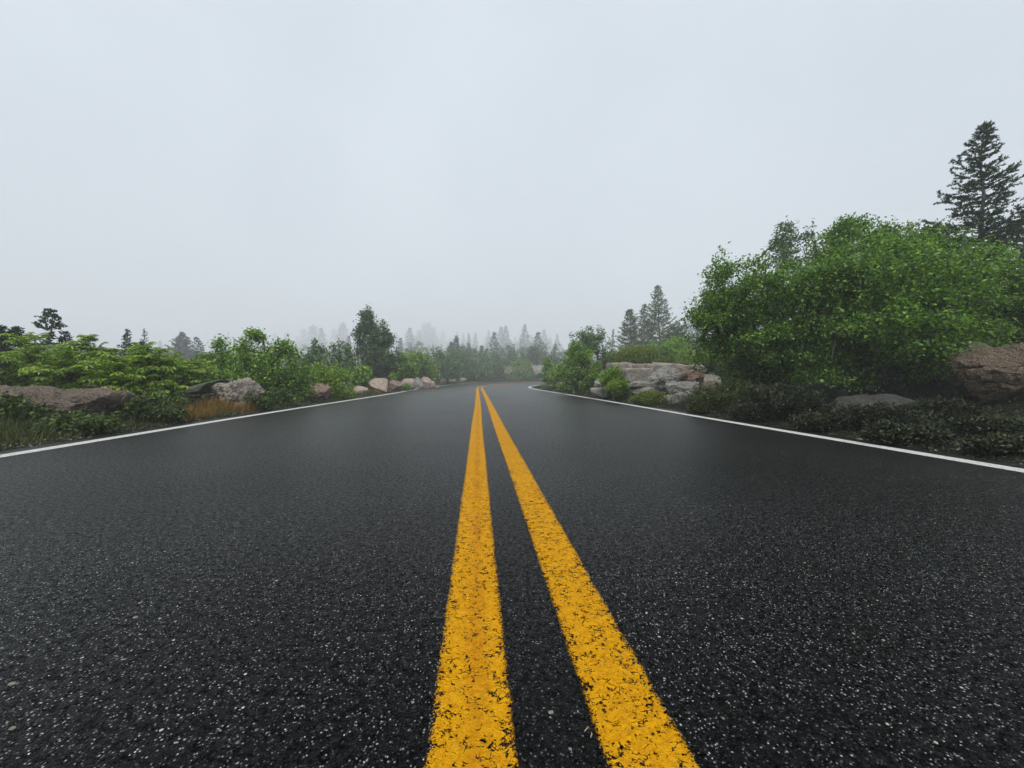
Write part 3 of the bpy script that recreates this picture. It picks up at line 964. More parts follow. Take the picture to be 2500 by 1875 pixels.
shrub_at('small dark bush in front of the blocky tan boulder', 990, 14.4, 41, [(982, 1000, 938, 950, .2, 16)], mat='leaf', group=GL, per=24, leaf=.07)
shrub_at('single bright lime-green sapling below the tall leafy tree', 960, 15.0, 42, [(953, 967, 911, 930, .12, 14)], mat='bright', name='sapling', cat='sapling', per=16, leaf=.10, roots=[(0, 0, 0)])
shrub_at('grey-green shrub between the large green shrub and the tall leafy tree', 800, 14.0, 43,
         [(740, 800, 850, 930, .7, 60), (785, 870, 838, 940, .8, 110), (725, 775, 880, 935, .5, 40), (765, 792, 826, 870, .25, 14)], mat='grey_leaf', group=GL, per=28, leaf=.11, r_tip=.004)
shrub_at('low dark leafy bush filling the gap behind the squat pink boulder', 872, 12.6, 44,
         [(845, 915, 895, 945, .5, 60), (850, 900, 922, 950, .4, 24)], mat='leaf', group=GL, per=26, leaf=.09)
shrub_at('dark green bush with a rusty top just past the tall leafy tree', 985, 17.0, 45,
         [(958, 1020, 872, 935, .7, 110), (965, 1000, 868, 900, .4, 30)], mat='leaf', group=GL, per=28, leaf=.11, r_tip=.004)

shrub_at('mass of feathery leaves closing the hedge behind the dark and light feathery shrubs', 380, 6.8, 49,
         [(250, 420, 868, 940, .5, 60), (360, 480, 880, 950, .5, 50)], rowan=True, mat='rowan', name='rowan_shrub', group=GR, wind=(-0.25, 0))
shrub_at('leafy shrub filling the hedge between the mossy slab and the large green shrub', 590, 8.6, 70,
         [(470, 600, 875, 945, .5, 110), (570, 690, 865, 945, .5, 120)], mat='leaf', group=GL, per=40, leaf=.06, r_tip=.003, cl=(.13, .06))
shrub_at('leafy weeds in front of the middle of the long low boulder', 175, 3.15, 69,
         [(120, 215, 1008, 1062, .14, 90), (200, 280, 1015, 1060, .14, 70)], mat='weed', name='leafy_weed', cat='weed', group='leafy weeds along the verge', per=15, leaf=.036, r_tip=.0013, jit=.02)
# tall leafy tree with pale stems
x, y, z = at(897, 16.5)
sp = [(889, 906, 747, 795, .3, 50), (876, 916, 775, 830, .5, 130), (870, 930, 810, 870, .6, 170), (912, 954, 790, 860, .55, 150), (880, 968, 838, 900, .8, 240), (866, 976, 866, 926, .9, 240)]
lf, st, ln = shrub_meshes(46, [(0, 0, -.05), (-.14, .05, -.05), (.25, .1, -.05)], [blob(897, 16.5, *s) for s in sp], per=24, leaf=.095, r_tip=.004, lift=.1, jit=.07, cl=(.11, .09))
tt = thing('leafy_tree', 'tall dark leafy tree with pale stems and a thin pointed top behind the pink boulders', 'tree', (x, y, z))
mesh_obj('crown', lf[0], lf[1], M['tree_leaf'], tt)
mesh_obj('branches', st[0], st[1], M['white_bark'], tt)
r_ = np.random.default_rng(3)
pale = []
for dx, tx, hh in ((-.05, -.50, 1.5), (0, -.1, 1.9), (.04, .12, 1.7), (-.02, -.32, 1.0)):
    s = np.linspace(0, 1, 7)
    pts = np.column_stack([dx + tx * s ** 1.3 + r_.normal(size=7) * .02, -.75 + .1 * s, hh * s])
    pale.append((pts, .030 * (1 - .75 * s)))
tb = tubes(pale, 6)
mesh_obj('trunk', tb[0], tb[1], M['white_bark'], tt, smooth=True)

# spruces rising over the left shrubs
GS = 'spruces rising over the feathery shrubs'
gn = lambda h: (0.95 * (1 - h / 0.5) ** 0.5 + 0.1 if h < 0.48 else (0.05 if h < 0.56 else (0.30 if h < 0.66 else (0.04 if h < 0.76 else 0.42 * (1 - (h - 0.76) / 0.27)))))
put_conifer('twisted spruce with a bare stretch of trunk below its tufted top', 118, 7.4, 757, 51, GS, R=0.52, prof=gn, nb=90, needle=.042, dens=150, nw=1.5,
            twig=.16, lean=lambda h: (0.10 * math.sin(h * 9) * h, 0), slope=(0.6, 0.05), tpl=T_TUFT, tr=.035)
put_conifer('dark bushy spruce with two small side leaders in the far corner beside the twisted spruce', 42, 7.0, 800, 52, GS, R=0.60, lv=(.4, 1.2), prof=lambda h: min(1, 2.0 * (1 - h)) ** 1.3 * .95 + .04, nb=90, needle=.042, dens=150, nw=1.5,
            twig=.18, tpl=T_TUFT, slope=(0.6, 0.1))
put_conifer('dark spruce cut off by the picture edge', -8, 6.6, 795, 53, GS, R=0.5, nb=90, needle=.042, dens=150, nw=1.5, twig=.18, tpl=T_TUFT, slope=(0.7, 0.0))
put_conifer('small ragged spruce spike in the gap between the twisted and the corner spruce', 78, 7.9, 842, 54, GS, R=0.4, nb=80, needle=.045, dens=140, nw=1.5, twig=.15, tpl=T_TUFT)
put_conifer('spruce leader standing out just right of the twisted spruce', 158, 7.6, 812, 55, GS, R=0.26, nb=60, needle=.042, dens=140, nw=1.5, twig=.13, tpl=T_TUFT, prof=lambda h: (1 - h) ** .6 * .9 + .08)
put_conifer('round-topped green spruce directly above the dark feathery shrub', 306, 12.5, 803, 56, GS, R=0.55, nb=90, needle=.055, dens=100, nw=1.3, twig=.16, tpl=T_TUFT, lv=(.4, 1.2), slope=(.8, .1), prof=lambda h: (1 - h) ** .8)
put_conifer('bushy greener spruce to the right of the round-topped one', 346, 12.0, 836, 57, GS, R=0.6, nb=90, needle=.055, dens=100, nw=1.3, twig=.18, tpl=T_TUFT, lv=(.4, 1.2), slope=(.8, .1), prof=lambda h: (1 - h) ** .75)
put_conifer('sparse fog-greyed spruce with open upswept branches behind the bushy greener spruce', 362, 19.0, 803, 58, GS, R=0.62, nb=60, needle=.07, dens=60, twig=.2, tpl=T_TUFT, slope=(0.8, .25))

GF = 'spruces fading into the fog'
put_conifer('broad pale spruce alone in the fog over the light feathery shrub', 445, 44, 812, 61, GF, R=1.9, nb=110, needle=.15, dens=40, twig=.4, tpl=T_TUFT, prof=lambda h: (1 - h) ** .95, slope=(.7, .1))
put_conifer('slim grey spruce with a bent tip between the feathery and the wispy shrub', 493, 28, 824, 62, GF, R=0.66, nb=90, needle=.11, dens=46, twig=.28, tpl=T_TUFT, prof=lambda h: (1 - h) ** .5 * .9, lean=lambda h: (-0.35 * max(0, h - .85) * 6, 0), slope=(0.3, -.2))
put_conifer('leaning dead-looking young spruce with bare side twigs behind the grey-green shrub', 830, 20, 835, 63, GF, R=0.75, nb=70, needle=.09, dens=26, twig=.35, tpl=T_TUFT, prof=lambda h: (1 - h) ** .6)
put_conifer('young spruce with bare outer branches showing left of the grey-green shrub', 776, 19, 855, 64, GF, R=0.6, nb=60, needle=.08, dens=20, twig=.3, tpl=T_TUFT, prof=lambda h: (1 - h) ** .6)
put_conifer('small crisp spruce on the mid bank, darkest over the shrub row', 1113, 44, 822, 65, GF, R=1.0, nb=90, needle=.15, dens=34, twig=.5, tpl=T_TUFT, prof=lambda h: (1 - h) ** .75, mat='needle')
put_conifer('short spruce tip just left of the small crisp spruce', 1100, 45, 836, 66, GF, R=.85, nb=80, needle=.15, dens=32, twig=.5, tpl=T_TUFT)
put_conifer('tiny spruce spike low in the fog between two pale trees', 1175, 48, 845, 67, GF, R=.75, nb=70, needle=.16, dens=30, twig=.5, tpl=T_TUFT)
put_conifer('thin bare spruce pole in fog above the road bend', 1142, 55, 838, 68, GF, R=0.8, nb=55, needle=.2, dens=12, twig=.5, tpl=T_TUFT)

# three prototypes for the faint forest, copied in a loop
x0, y0 = X_at(1283, 88), 88.0
GX_ = 'faint spruces deep in the fog'
protos = []
for i, (sd, R, pr) in enumerate(((71, 2.9, lambda h: (1 - h) ** 1.0), (72, 2.2, lambda h: (1 - h) ** .85), (73, 3.4, lambda h: (1 - h) ** 1.15 + .02))):
    nd, tk, lb = conifer_meshes(sd, 12.0, R, prof=pr, nb=100, needle=.34, dens=15.0, twig=.9, tpl=T_TUFT, tr=.14, slope=(.6, -.15))
    t = thing('spruce_tree', 'x', 'spruce', (0, 0, 0), GX_)
    mesh_obj('crown', nd[0], nd[1], M['needle'], t)
    mesh_obj('trunk', tk[0], tk[1], M['grey_bark'], t)
    protos.append(t)
used = [False] * 3


def far_spruce(px, top, Z, k, w, label):
    Z = Z * 1.0 if Z < 60 else 60 + (Z - 60) * 7.5
    x, y, z = at(px, Z, -0.3)
    H = Z_at(top, Z) - z
    s = H / 12.0
    sc = (s * w * 1.45, s * w * 1.45, s)
    rz = (px * 0.7) % 6.28
    if not used[k]:
        used[k] = True
        r = protos[k]
        r.location = (x, y, z); r.scale = sc; r.rotation_euler = (0, 0, rz); r['label'] = label
    else:
        dup(protos[k], label, (x, y, z), rz, sc)


for a in [(393, 833, 80, 1, .7, 'thin ghost of a spruce right of the sparse fog-greyed one'),
          (557, 813, 100, 1, .6, 'faint fog-veiled spruce spike seen over the wispy windswept shrub'),
          (586, 822, 96, 1, .7, 'second faint spruce spike, right beside the wispy windswept shrub top'),
          (643, 800, 118, 0, .9, 'nearly invisible spruce straight above the swept top of the large green shrub'),
          (671, 815, 108, 2, .8, 'low blurred spruce just right of the swept top of the large green shrub'),
          (701, 811, 96, 0, .9, 'blurred spruce above the second stem of the large green shrub'),
          (722, 822, 104, 2, .8, 'blunt low spruce in the fog left of the pale group before the leafy tree'),
          (744, 806, 98, 1, .9, 'first spruce of the pale group left of the tall leafy tree'),
          (764, 794, 92, 0, 1.15, 'broad tall spruce in the middle of the pale group left of the leafy tree'),
          (787, 802, 84, 1, .8, 'slim darker spruce of the pale group left of the leafy tree'),
          (812, 804, 104, 2, .9, 'flat-topped hazy spruce close before the tall leafy tree'),
          (838, 788, 88, 0, 1.0, 'tallest spruce of the pale group, nearest to the tall leafy tree'),
          (852, 822, 64, 1, .9, 'darker low spruce touching the edge of the tall leafy tree'),
          (978, 826, 62, 1, .9, 'dark low spruce spike just right of the tall leafy tree'),
          (998, 801, 80, 1, 1.25, 'stout blunt spruce standing clear right of the tall leafy tree'),
          (965, 812, 96, 2, .7, 'pale shred of a spruce brushing the right flank of the leafy tree'),
          (1022, 806, 92, 0, .9, 'low pale spruce between the stout one and the paired tops'),
          (1036, 791, 102, 0, 1.0, 'left one of the paired pale tops high in the fog'),
          (1047, 788, 100, 2, 1.0, 'right one of the paired pale tops high in the fog'),
          (1060, 800, 104, 2, .9, 'shoulder spruce directly right of the paired pale tops'),
          (1080, 810, 110, 1, .9, 'almost vanished spruce left of the small crisp spruce'),
          (1115, 810, 98, 1, .8, 'pale tip peeking right behind the small crisp spruce'),
          (1131, 812, 98, 0, .7, 'pale spruce just right of the small crisp spruce'),
          (1145, 814, 78, 1, .7, 'slim spruce spire above the thin bare spruce pole'),
          (1161, 812, 86, 0, .7, 'pale pointed spruce above the bend of the double yellow line'),
          (1194, 807, 90, 2, .7, 'blunt pale spruce left of the darker spire over the road end'),
          (1204, 812, 62, 1, 1.0, 'darker spire over the road end left of the twin-topped spruce'),
          (1224, 797, 80, 0, 1.0, 'left half of the twin-topped spruce over the road end'),
          (1237, 796, 78, 2, .85, 'right half of the twin-topped spruce over the road end'),
          (1258, 822, 96, 0, .8, 'low hazy spruce in the gap between the twin top and the wide spruce'),
          (1283, 793, 74, 2, .85, 'wide symmetrical pale spruce right of the twin-topped one'),
          (1298, 818, 90, 1, .8, 'slim hazy spruce behind the wide symmetrical one'),
          (1311, 812, 62, 1, 1.15, 'short darker spruce right of the wide symmetrical one'),
          (1328, 804, 86, 0, .9, 'faded spruce between the short darker one and the last pale one'),
          (1345, 824, 92, 2, .7, 'low faded spruce left of the last pale one'),
          (1359, 815, 84, 2, .75, 'last pale spruce before the roadside bushes on the right'),
          (612, 828, 122, 2, 1.2, 'misty spruce mass low behind the swept stems of the large green shrub'),
          (730, 830, 120, 0, 1.3, 'misty low spruce at the foot of the pale group before the leafy tree'),
          (800, 828, 118, 2, 1.3, 'misty low spruce under the slim darker spruce of the pale group'),
          (1010, 822, 112, 2, 1.5, 'misty low spruce under the stout blunt one'),
          (1066, 824, 116, 0, 1.5, 'misty low spruce under the paired pale tops'),
          (1098, 826, 116, 2, 1.5, 'misty low spruce behind the short tip beside the small crisp spruce'),
          (1152, 826, 112, 2, 1.5, 'misty low spruce behind the thin bare spruce pole'),
          (1184, 822, 114, 0, 1.4, 'misty low spruce left of the blunt pale one over the road end'),
          (1268, 824, 110, 2, 1.5, 'misty low spruce between the twin-topped and the wide symmetrical spruce'),
          (1336, 826, 112, 0, 1.5, 'misty low spruce under the faded ones left of the roadside bushes'),
          (1681, 788, 62, 0, .9, 'pale spruce close left of the big leafy shrub, right of the sharp spruce trio'),
          (1699, 785, 66, 1, 1.1, 'second pale spruce, touching the big leafy shrub'),
          (1722, 798, 74, 2, .8, 'lowest pale spruce half behind the big leafy shrub')]:
    far_spruce(*a)

# shrub bank beyond the stone row and around the bend
GB2 = 'shrubs banked beyond the road bend'
bank = [(1012, 21.5, [(975, 1055, 862, 935, 1.0, 150), (1000, 1040, 858, 890, .6, 30)], 'leaf', 'fresh green shrub behind the end of the stone row'),
        (1072, 28, [(1035, 1115, 862, 938, 1.4, 150), (1050, 1080, 852, 890, .8, 30)], 'grey_leaf', 'grey-green shrub above the three boulders of the bend'),
        (1108, 35, [(1075, 1150, 852, 936, 1.7, 170), (1090, 1130, 846, 885, .9, 40)], 'grey_leaf', 'tall rounded grey-green shrub below the small crisp spruce'),
        (1160, 38, [(1125, 1200, 862, 934, 1.8, 160)], 'grey_leaf', 'rounded hazy shrub over the bend of the white line'),
        (1200, 43, [(1165, 1228, 858, 932, 1.9, 150), (1180, 1215, 852, 890, 1.0, 40)], 'grey_leaf', 'hazy shrub with a domed top right of the double yellow bend'),
        (1232, 47, [(1205, 1262, 868, 932, 1.8, 140)], 'tree_leaf', 'dusky low shrub left of the lone green bush over the road end'),
        (1274, 42.5, [(1250, 1298, 902, 934, 1.0, 90), (1258, 1290, 880, 915, .8, 70)], 'leaf', 'lone fresh green bush standing at the end of the visible road'),
        (1305, 50, [(1270, 1345, 846, 915, 2.2, 200)], 'tree_leaf', 'dark hazy thicket above the rock ledge at the road end'),
        (1245, 54, [(1205, 1290, 842, 905, 2.2, 190)], 'tree_leaf', 'dark hazy thicket behind the lone green bush'),
        (1350, 46, [(1320, 1385, 850, 935, 2.0, 170)], 'tree_leaf', 'dark hazy thicket behind the narrow conical bush'),
        (1130, 54, [(1090, 1185, 850, 920, 2.4, 170)], 'tree_leaf', 'dim thicket in the fog behind the rounded shrubs'),
        (1045, 42, [(990, 1085, 858, 925, 2.2, 150)], 'grey_leaf', 'dim thicket in the fog behind the fresh green shrub'),
        (945, 38, [(900, 1000, 862, 930, 2.0, 150)], 'grey_leaf', 'dim thicket showing right behind the tall leafy tree'),
        (650, 74, [(600, 720, 842, 905, 3.0, 150)], 'tree_leaf', 'pale thicket dissolving in fog over the large green shrub'),
        (760, 70, [(705, 830, 836, 905, 3.0, 160)], 'tree_leaf', 'pale thicket dissolving in fog under the spruce group left of the leafy tree'),
        (1005, 74, [(955, 1065, 838, 900, 3.0, 150)], 'tree_leaf', 'pale thicket dissolving in fog right of the leafy tree'),
        (1110, 78, [(1055, 1175, 842, 900, 3.0, 160)], 'tree_leaf', 'pale thicket dissolving in fog behind the small crisp spruce'),
        (1225, 74, [(1165, 1290, 836, 895, 3.0, 170)], 'tree_leaf', 'pale thicket dissolving in fog under the twin-topped spruce'),
        (1325, 72, [(1275, 1385, 834, 895, 3.0, 160)], 'tree_leaf', 'pale thicket dissolving in fog above the rock ledge'),
        (540, 22, [(480, 620, 888, 950, 1.4, 110)], 'grey_leaf', 'pale misty shrub behind the wispy windswept shrub'),
        (690, 26, [(620, 790, 888, 945, 1.6, 130)], 'grey_leaf', 'pale misty shrub behind the large green shrub'),
        (440, 21, [(370, 510, 880, 950, 1.4, 110)], 'grey_leaf', 'pale misty shrub below the broad pale spruce')]
for i, (px, Z, spec, mt, lab) in enumerate(bank):
    lfz = min(0.075 + 0.0026 * Z, 0.19)
    shrub_at(lab, px, Z, 80 + i, spec, mat=mt, group=GB2, per=36, cl=(.012 * Z, .005 * Z), leaf=lfz, tpl=T_KITE, r_tip=.006, jit=.12, name='bank_shrub')
put_rock('grey weathered rock ledge at the far end of the road, under the dark thicket', 1308, 43.5, 2.6, 1.7, 1.4, 97, 'grey_rock', name='rock_ledge', cat='rock ledge', power=3.5, cuts=9, rough=0.15, fine=.05, dz=-.1)
put_rock('brown rock just left of the lone green bush at the road end', 1247, 45.5, 1.6, 1.35, 1.2, 98, 'mixed_rock', name='rock_ledge', cat='rock ledge', power=3.0, cuts=9, rough=0.15, fine=.05, dz=-.1)

# ================================================================== RIGHT SIDE
GO = 'trio of sharper spruces over the outcrop'
put_conifer('shortest of the three misty spruces above the outcrop, broad at its base', 1541, 23.5, 757, 101, GO, R=1.2, nb=120, needle=.09, dens=60, twig=.34, tpl=T_TUFT, mat='needle_fogged', prof=lambda h: (1 - h) ** .7, base=.2)
put_conifer('slender middle one of the three misty spruces above the outcrop', 1574, 25.5, 743, 102, GO, mat='needle_fogged', R=0.68, nb=120, needle=.09, dens=55, twig=.28, tpl=T_TUFT, prof=lambda h: (1 - h) ** .55, base=.2)
put_conifer('tallest and widest of the three misty spruces above the outcrop', 1610, 24.0, 699, 103, GO, mat='needle_fogged', lv=(.55,1.25), R=1.6, nb=120, needle=.09, dens=60, twig=.40, tpl=T_TUFT, prof=lambda h: (1 - h) ** .8, base=.2, slope=(.7, -.05))
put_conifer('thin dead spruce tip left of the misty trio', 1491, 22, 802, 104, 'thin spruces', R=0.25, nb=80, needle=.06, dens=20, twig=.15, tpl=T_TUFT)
put_conifer('low spreading spruce under the widest misty spruce, half hidden by green bushes', 1650, 19.5, 800, 105, GO, R=1.1, nb=90, needle=.09, dens=60, twig=.32, tpl=T_TUFT, mat='needle_fogged', prof=lambda h: (1 - h) ** .5)

GH = 'green bushes behind the outcrop'
shrub_at('mound of yellow-green heath directly behind the top of the outcrop', 1555, 11.2, 111, [(1488, 1625, 852, 905, .7, 330), (1500, 1590, 846, 880, .5, 110)], mat='heath', name='heath_bush', group=GH,
         per=36, leaf=.045, tpl=T_KITE, droop=-.5, jit=.03, r_tip=.002)
shrub_at('green leafy bush between the heath mound and the misty spruces', 1620, 14.0, 112, [(1560, 1660, 838, 895, .9, 170), (1600, 1690, 850, 905, .8, 110)], mat='leaf', group=GH, per=28, leaf=.075, r_tip=.003)
shrub_at('tall fresh green bush below the widest misty spruce', 1655, 16.5, 113, [(1612, 1685, 822, 890, .9, 150), (1660, 1720, 845, 900, .8, 90)], mat='leaf', group=GH, per=28, leaf=.08, r_tip=.003)
shrub_at('yellow-green heath sloping up to the big leafy shrub', 1730, 10.5, 114, [(1655, 1760, 872, 900, .7, 170), (1700, 1830, 846, 915, .9, 330), (1690, 1770, 858, 895, .6, 120)], mat='heath', name='heath_bush', group=GH,
         per=36, leaf=.042, tpl=T_KITE, droop=-.5, jit=.03, r_tip=.002)
shrub_at('dark misty scrub left of the big leafy shrub', 1720, 21, 115, [(1660, 1790, 822, 880, 1.2, 160)], mat='grey_leaf', group=GH, per=26, leaf=.11, r_tip=.004)
put_rock('sliver of grey rock in the heath below the misty scrub', 1708, 15.5, 0.75, 0.5, 0.6, 116, 'grey_rock', power=3.0, cuts=7, z=gz(X_at(1708, 15.5), 15.5) + .38)

GRB = 'bushes at the corner of the bend'
shrub_at('yellow-green leafy bush at the roadside corner, reaching down to the white line', 1415, 11.3, 121,
         [(1368, 1462, 862, 950, .55, 200), (1385, 1445, 838, 890, .4, 80), (1395, 1470, 905, 968, .45, 110), (1352, 1400, 890, 948, .4, 60, 2.2)], mat='leaf', group=GRB, per=32, leaf=.058, r_tip=.003, cl=(.11, .06))
shrub_at('blue-green bush rising behind the roadside corner bush', 1435, 13.8, 122,
         [(1380, 1490, 830, 920, .8, 220), (1392, 1470, 808, 850, .6, 90), (1465, 1520, 845, 905, .6, 80)], mat='grey_leaf', group=GRB, per=28, leaf=.072, r_tip=.003, cl=(.13, .07))
shrub_at('sparse see-through bush with thin twigs sticking up behind the blue-green bush', 1455, 15.5, 123,
         [(1400, 1500, 805, 870, .6, 60), (1425, 1455, 798, 830, .3, 22), (1460, 1472, 800, 840, .15, 10)], mat='grey_leaf', group=GRB, per=17, leaf=.075, r_tip=.004)
shrub_at('narrow conical dark green bush at the very tip of the bend', 1338, 19.8, 124,
         [(1322, 1352, 890, 945, .5, 110), (1328, 1346, 872, 905, .3, 50)], mat='leaf', group=GRB, per=26, leaf=.085, r_tip=.003)
shrub_at('low dark bush linking the conical bush and the roadside corner bush', 1362, 16.5, 125,
         [(1340, 1392, 900, 950, .5, 120)], mat='leaf', group=GRB, per=26, leaf=.075, r_tip=.003)
shrub_at('low mossy green plants hugging the white line before the corner', 1345, 17.2, 126,
         [(1318, 1372, 940, 951, .35, 70)], mat='heath', name='heath_bush', group=GRB, per=24, leaf=.05, tpl=T_KITE, droop=-.4, jit=.03)
shrub_at('green low plants under the roadside corner bush', 1395, 12.0, 127,
         [(1356, 1400, 943, 956, .3, 70, 2.0), (1400, 1448, 945, 964, .25, 70, -.2)], mat='leaf', name='leafy_weed', cat='weed', group=GRB, per=22, leaf=.05, jit=.03)
put_rock('small tan stone at the foot of the roadside corner bush', 1369, 15.6, .26, .36, .2, 128, 'pink_rock', cuts=8, power=3.2, sub=4)
put_rock('small grey stone beside the tan one under the corner bush', 1352, 17.0, .36, .28, .2, 129, 'grey_rock', cuts=8, power=3.0, sub=4)


# rock outcrop: one bedrock body, its blocks are parts
def block(parent, name, px0, px1, top, bot, Z, depth, seed, mat, label=None, origin=None, **kw):
    w = X_at(px1, Z) - X_at(px0, Z)
    zt, zb = Z_at(top, Z), Z_at(bot, Z)
    V, Fc = rock_mesh(seed, (w, depth, zt - zb), **kw)
    V = V + np.array([X_at((px0 + px1) / 2, Z), Z + depth * .42, zb]) - np.array(origin)
    o = mesh_obj(name, V, Fc, M[mat], parent, smooth=False)
    if label: o['label'] = label
    return o


org = at(1600, 8.4)
oc = thing('rock_outcrop', 'layered grey bedrock outcrop with blocky ledges rising beside the white line', 'rock outcrop', org)
K = dict(parent=oc, origin=org)
block(name='bedrock', px0=1520, px1=1745, top=893, bot=1010, Z=9.0, depth=1.9, seed=131, mat='grey_rock', power=4.0, cuts=7, rough=.09, sub=6, fine=.04, cut_lo=.8, **K)
block(name='rock_slab', px0=1494, px1=1562, top=886, bot=912, Z=8.9, depth=.8, seed=132, mat='mixed_rock', power=7, cuts=5, cut_lo=.85, rough=.05, sub=5, **K)
block(name='rock_slab', px0=1550, px1=1618, top=889, bot=910, Z=8.7, depth=.9, seed=133, mat='mixed_rock', power=6, cuts=5, cut_lo=.85, rough=.05, sub=5, **K)
block(name='rock_slab', px0=1600, px1=1742, top=880, bot=925, Z=8.9, depth=1.5, seed=134, mat='mixed_rock', label='broad sloping top slab with pale lichen', power=3.0, cuts=6, cut_lo=.8, rough=.07, sub=6, planes=[((.15, -.35, 1), .62)], **K)
block(name='rock_block', px0=1528, px1=1598, top=899, bot=936, Z=8.0, depth=.55, seed=135, mat='mixed_rock', label='squared block with a clean front face', power=8, cuts=5, cut_lo=.92, cut_hi=1.1, rough=.04, sub=6, **K)
block(name='rock_slab', px0=1534, px1=1606, top=930, bot=948, Z=7.85, depth=.6, seed=136, mat='grey_rock', power=6, cuts=5, cut_lo=.85, rough=.07, sub=5, **K)
block(name='rock_block', px0=1540, px1=1612, top=944, bot=975, Z=7.8, depth=.55, seed=137, mat='grey_rock', power=5, cuts=6, cut_lo=.8, rough=.09, sub=5, **K)
block(name='rock_block', px0=1594, px1=1672, top=899, bot=968, Z=7.6, depth=.7, seed=138, mat='grey_rock', label='rough rounded mass patched with pale lichen', power=3.0, cuts=9, cut_lo=.75, rough=.16, sub=6, fine=.06, **K)
block(name='rock_block', px0=1650, px1=1728, top=902, bot=950, Z=7.5, depth=.6, seed=139, mat='pink_rock', label='fractured rusty pink patch', power=3.4, cuts=12, cut_lo=.65, rough=.18, sub=6, fine=.06, **K)
block(name='rock_block', px0=1640, px1=1722, top=932, bot=985, Z=7.1, depth=.65, seed=140, mat='grey_rock', power=3.2, cuts=12, cut_lo=.7, rough=.16, sub=6, fine=.06, **K)
block(name='rock_block', px0=1708, px1=1772, top=912, bot=968, Z=7.7, depth=.7, seed=141, mat='mixed_rock', power=3.6, cuts=9, cut_lo=.7, rough=.10, sub=5, **K)
block(name='rock_block', px0=1660, px1=1706, top=955, bot=985, Z=6.8, depth=.4, seed=142, mat='grey_rock', power=4, cuts=8, cut_lo=.75, rough=.10, sub=5, **K)
block(name='rock_block', px0=1622, px1=1668, top=968, bot=1006, Z=6.55, depth=.4, seed=143, mat='grey_rock', power=3.4, cuts=10, cut_lo=.7, rough=.12, sub=5, **K)
block(name='rock_slab', px0=1590, px1=1650, top=962, bot=990, Z=6.9, depth=.4, seed=144, mat='grey_rock', power=4, cuts=8, cut_lo=.7, rough=.12, sub=5, **K)
GK = 'loose dark rocks at the foot of the outcrop'
put_rock('dark wedge-shaped rock leaning in shade left of the outcrop', 1466, 9.4, .34, .28, .45, 151, 'grey_rock', group=GK, cuts=9, power=2.4, z=.20, planes=[((-.7, -.2, .7), .45)], rough=.06)
put_rock('flat grey slab lying left of the outcrop near the white line', 1463, 8.9, .42, .24, .45, 152, 'grey_rock', group=GK, cuts=6, power=5, rough=.06, z=0.0)

GM = 'small bright bushes on the outcrop'
shrub_at('bright green tufted bush growing over the left end of the outcrop', 1494, 8.5, 153, [(1465, 1525, 906, 950, .3, 170), (1480, 1520, 898, 925, .2, 60)], mat='bright', name='heath_bush', group=GM, per=30, leaf=.045, tpl=T_KITE, droop=-.7, jit=.02, r_tip=.002)
shrub_at('smaller bright green bush below the tufted one, in front of the rocks', 1508, 8.0, 154, [(1484, 1536, 930, 965, .25, 130)], mat='bright', name='heath_bush', group=GM, per=30, leaf=.042, tpl=T_KITE, droop=-.6, jit=.02, r_tip=.002)
shrub_at('olive mound of moss and heath in front of the squared block', 1480, 7.8, 155, [(1455, 1505, 953, 967, .3, 110, 1.6), (1490, 1550, 955, 978, .22, 150, .35)], mat='heath', name='heath_bush', group=GM, per=30, leaf=.032, tpl=T_KITE, droop=-.4, jit=.02, r_tip=.0015)
shrub_at('olive heath mound between the white line and the rough rounded rock', 1590, 6.8, 156, [(1545, 1632, 955, 1000, .3, 260), (1590, 1640, 972, 1005, .25, 110)], mat='heath', name='heath_bush', group=GM, per=30, leaf=.032, tpl=T_KITE, droop=-.4, jit=.02, r_tip=.0015)
shrub_at('dark juniper sprawling from the outcrop down to the white line', 1725, 5.15, 157, [(1690, 1790, 948, 1010, .4, 280), (1755, 1840, 935, 1015, .45, 260), (1680, 1720, 985, 1020, .2, 60)], mat='juniper', name='juniper_bush', cat='juniper', per=28, leaf=.034, tpl=T_KITE, droop=-.3, jit=.02, r_tip=.002)
shrub_at('tiny yellowish tuft on the broad top slab', 1672, 9.3, 158, [(1640, 1690, 884, 893, .2, 60)], mat='heath', name='heath_bush', group=GM, per=24, leaf=.03, tpl=T_KITE, droop=-.4, jit=.02, roots=[(0, 0, .3)])

GV = 'dark low heath on the shaded verge'
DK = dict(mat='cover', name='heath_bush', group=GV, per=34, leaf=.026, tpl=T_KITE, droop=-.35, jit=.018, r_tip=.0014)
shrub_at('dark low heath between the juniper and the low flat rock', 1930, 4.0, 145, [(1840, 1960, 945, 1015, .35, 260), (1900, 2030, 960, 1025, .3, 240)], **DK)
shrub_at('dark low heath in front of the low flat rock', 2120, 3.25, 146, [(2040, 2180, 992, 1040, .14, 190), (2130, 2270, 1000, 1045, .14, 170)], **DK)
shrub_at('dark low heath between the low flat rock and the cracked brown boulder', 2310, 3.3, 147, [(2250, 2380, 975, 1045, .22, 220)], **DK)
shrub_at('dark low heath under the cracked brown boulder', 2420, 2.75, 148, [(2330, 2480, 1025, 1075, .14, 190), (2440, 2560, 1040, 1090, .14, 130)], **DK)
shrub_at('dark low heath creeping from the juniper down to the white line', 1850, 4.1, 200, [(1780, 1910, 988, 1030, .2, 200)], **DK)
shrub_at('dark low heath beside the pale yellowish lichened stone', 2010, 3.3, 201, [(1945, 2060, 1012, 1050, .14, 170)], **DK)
shrub_at('dark low heath around the greenish lichened stone', 2215, 2.62, 202, [(2120, 2200, 1040, 1078, .10, 120), (2225, 2300, 1048, 1088, .10, 120)], **DK)
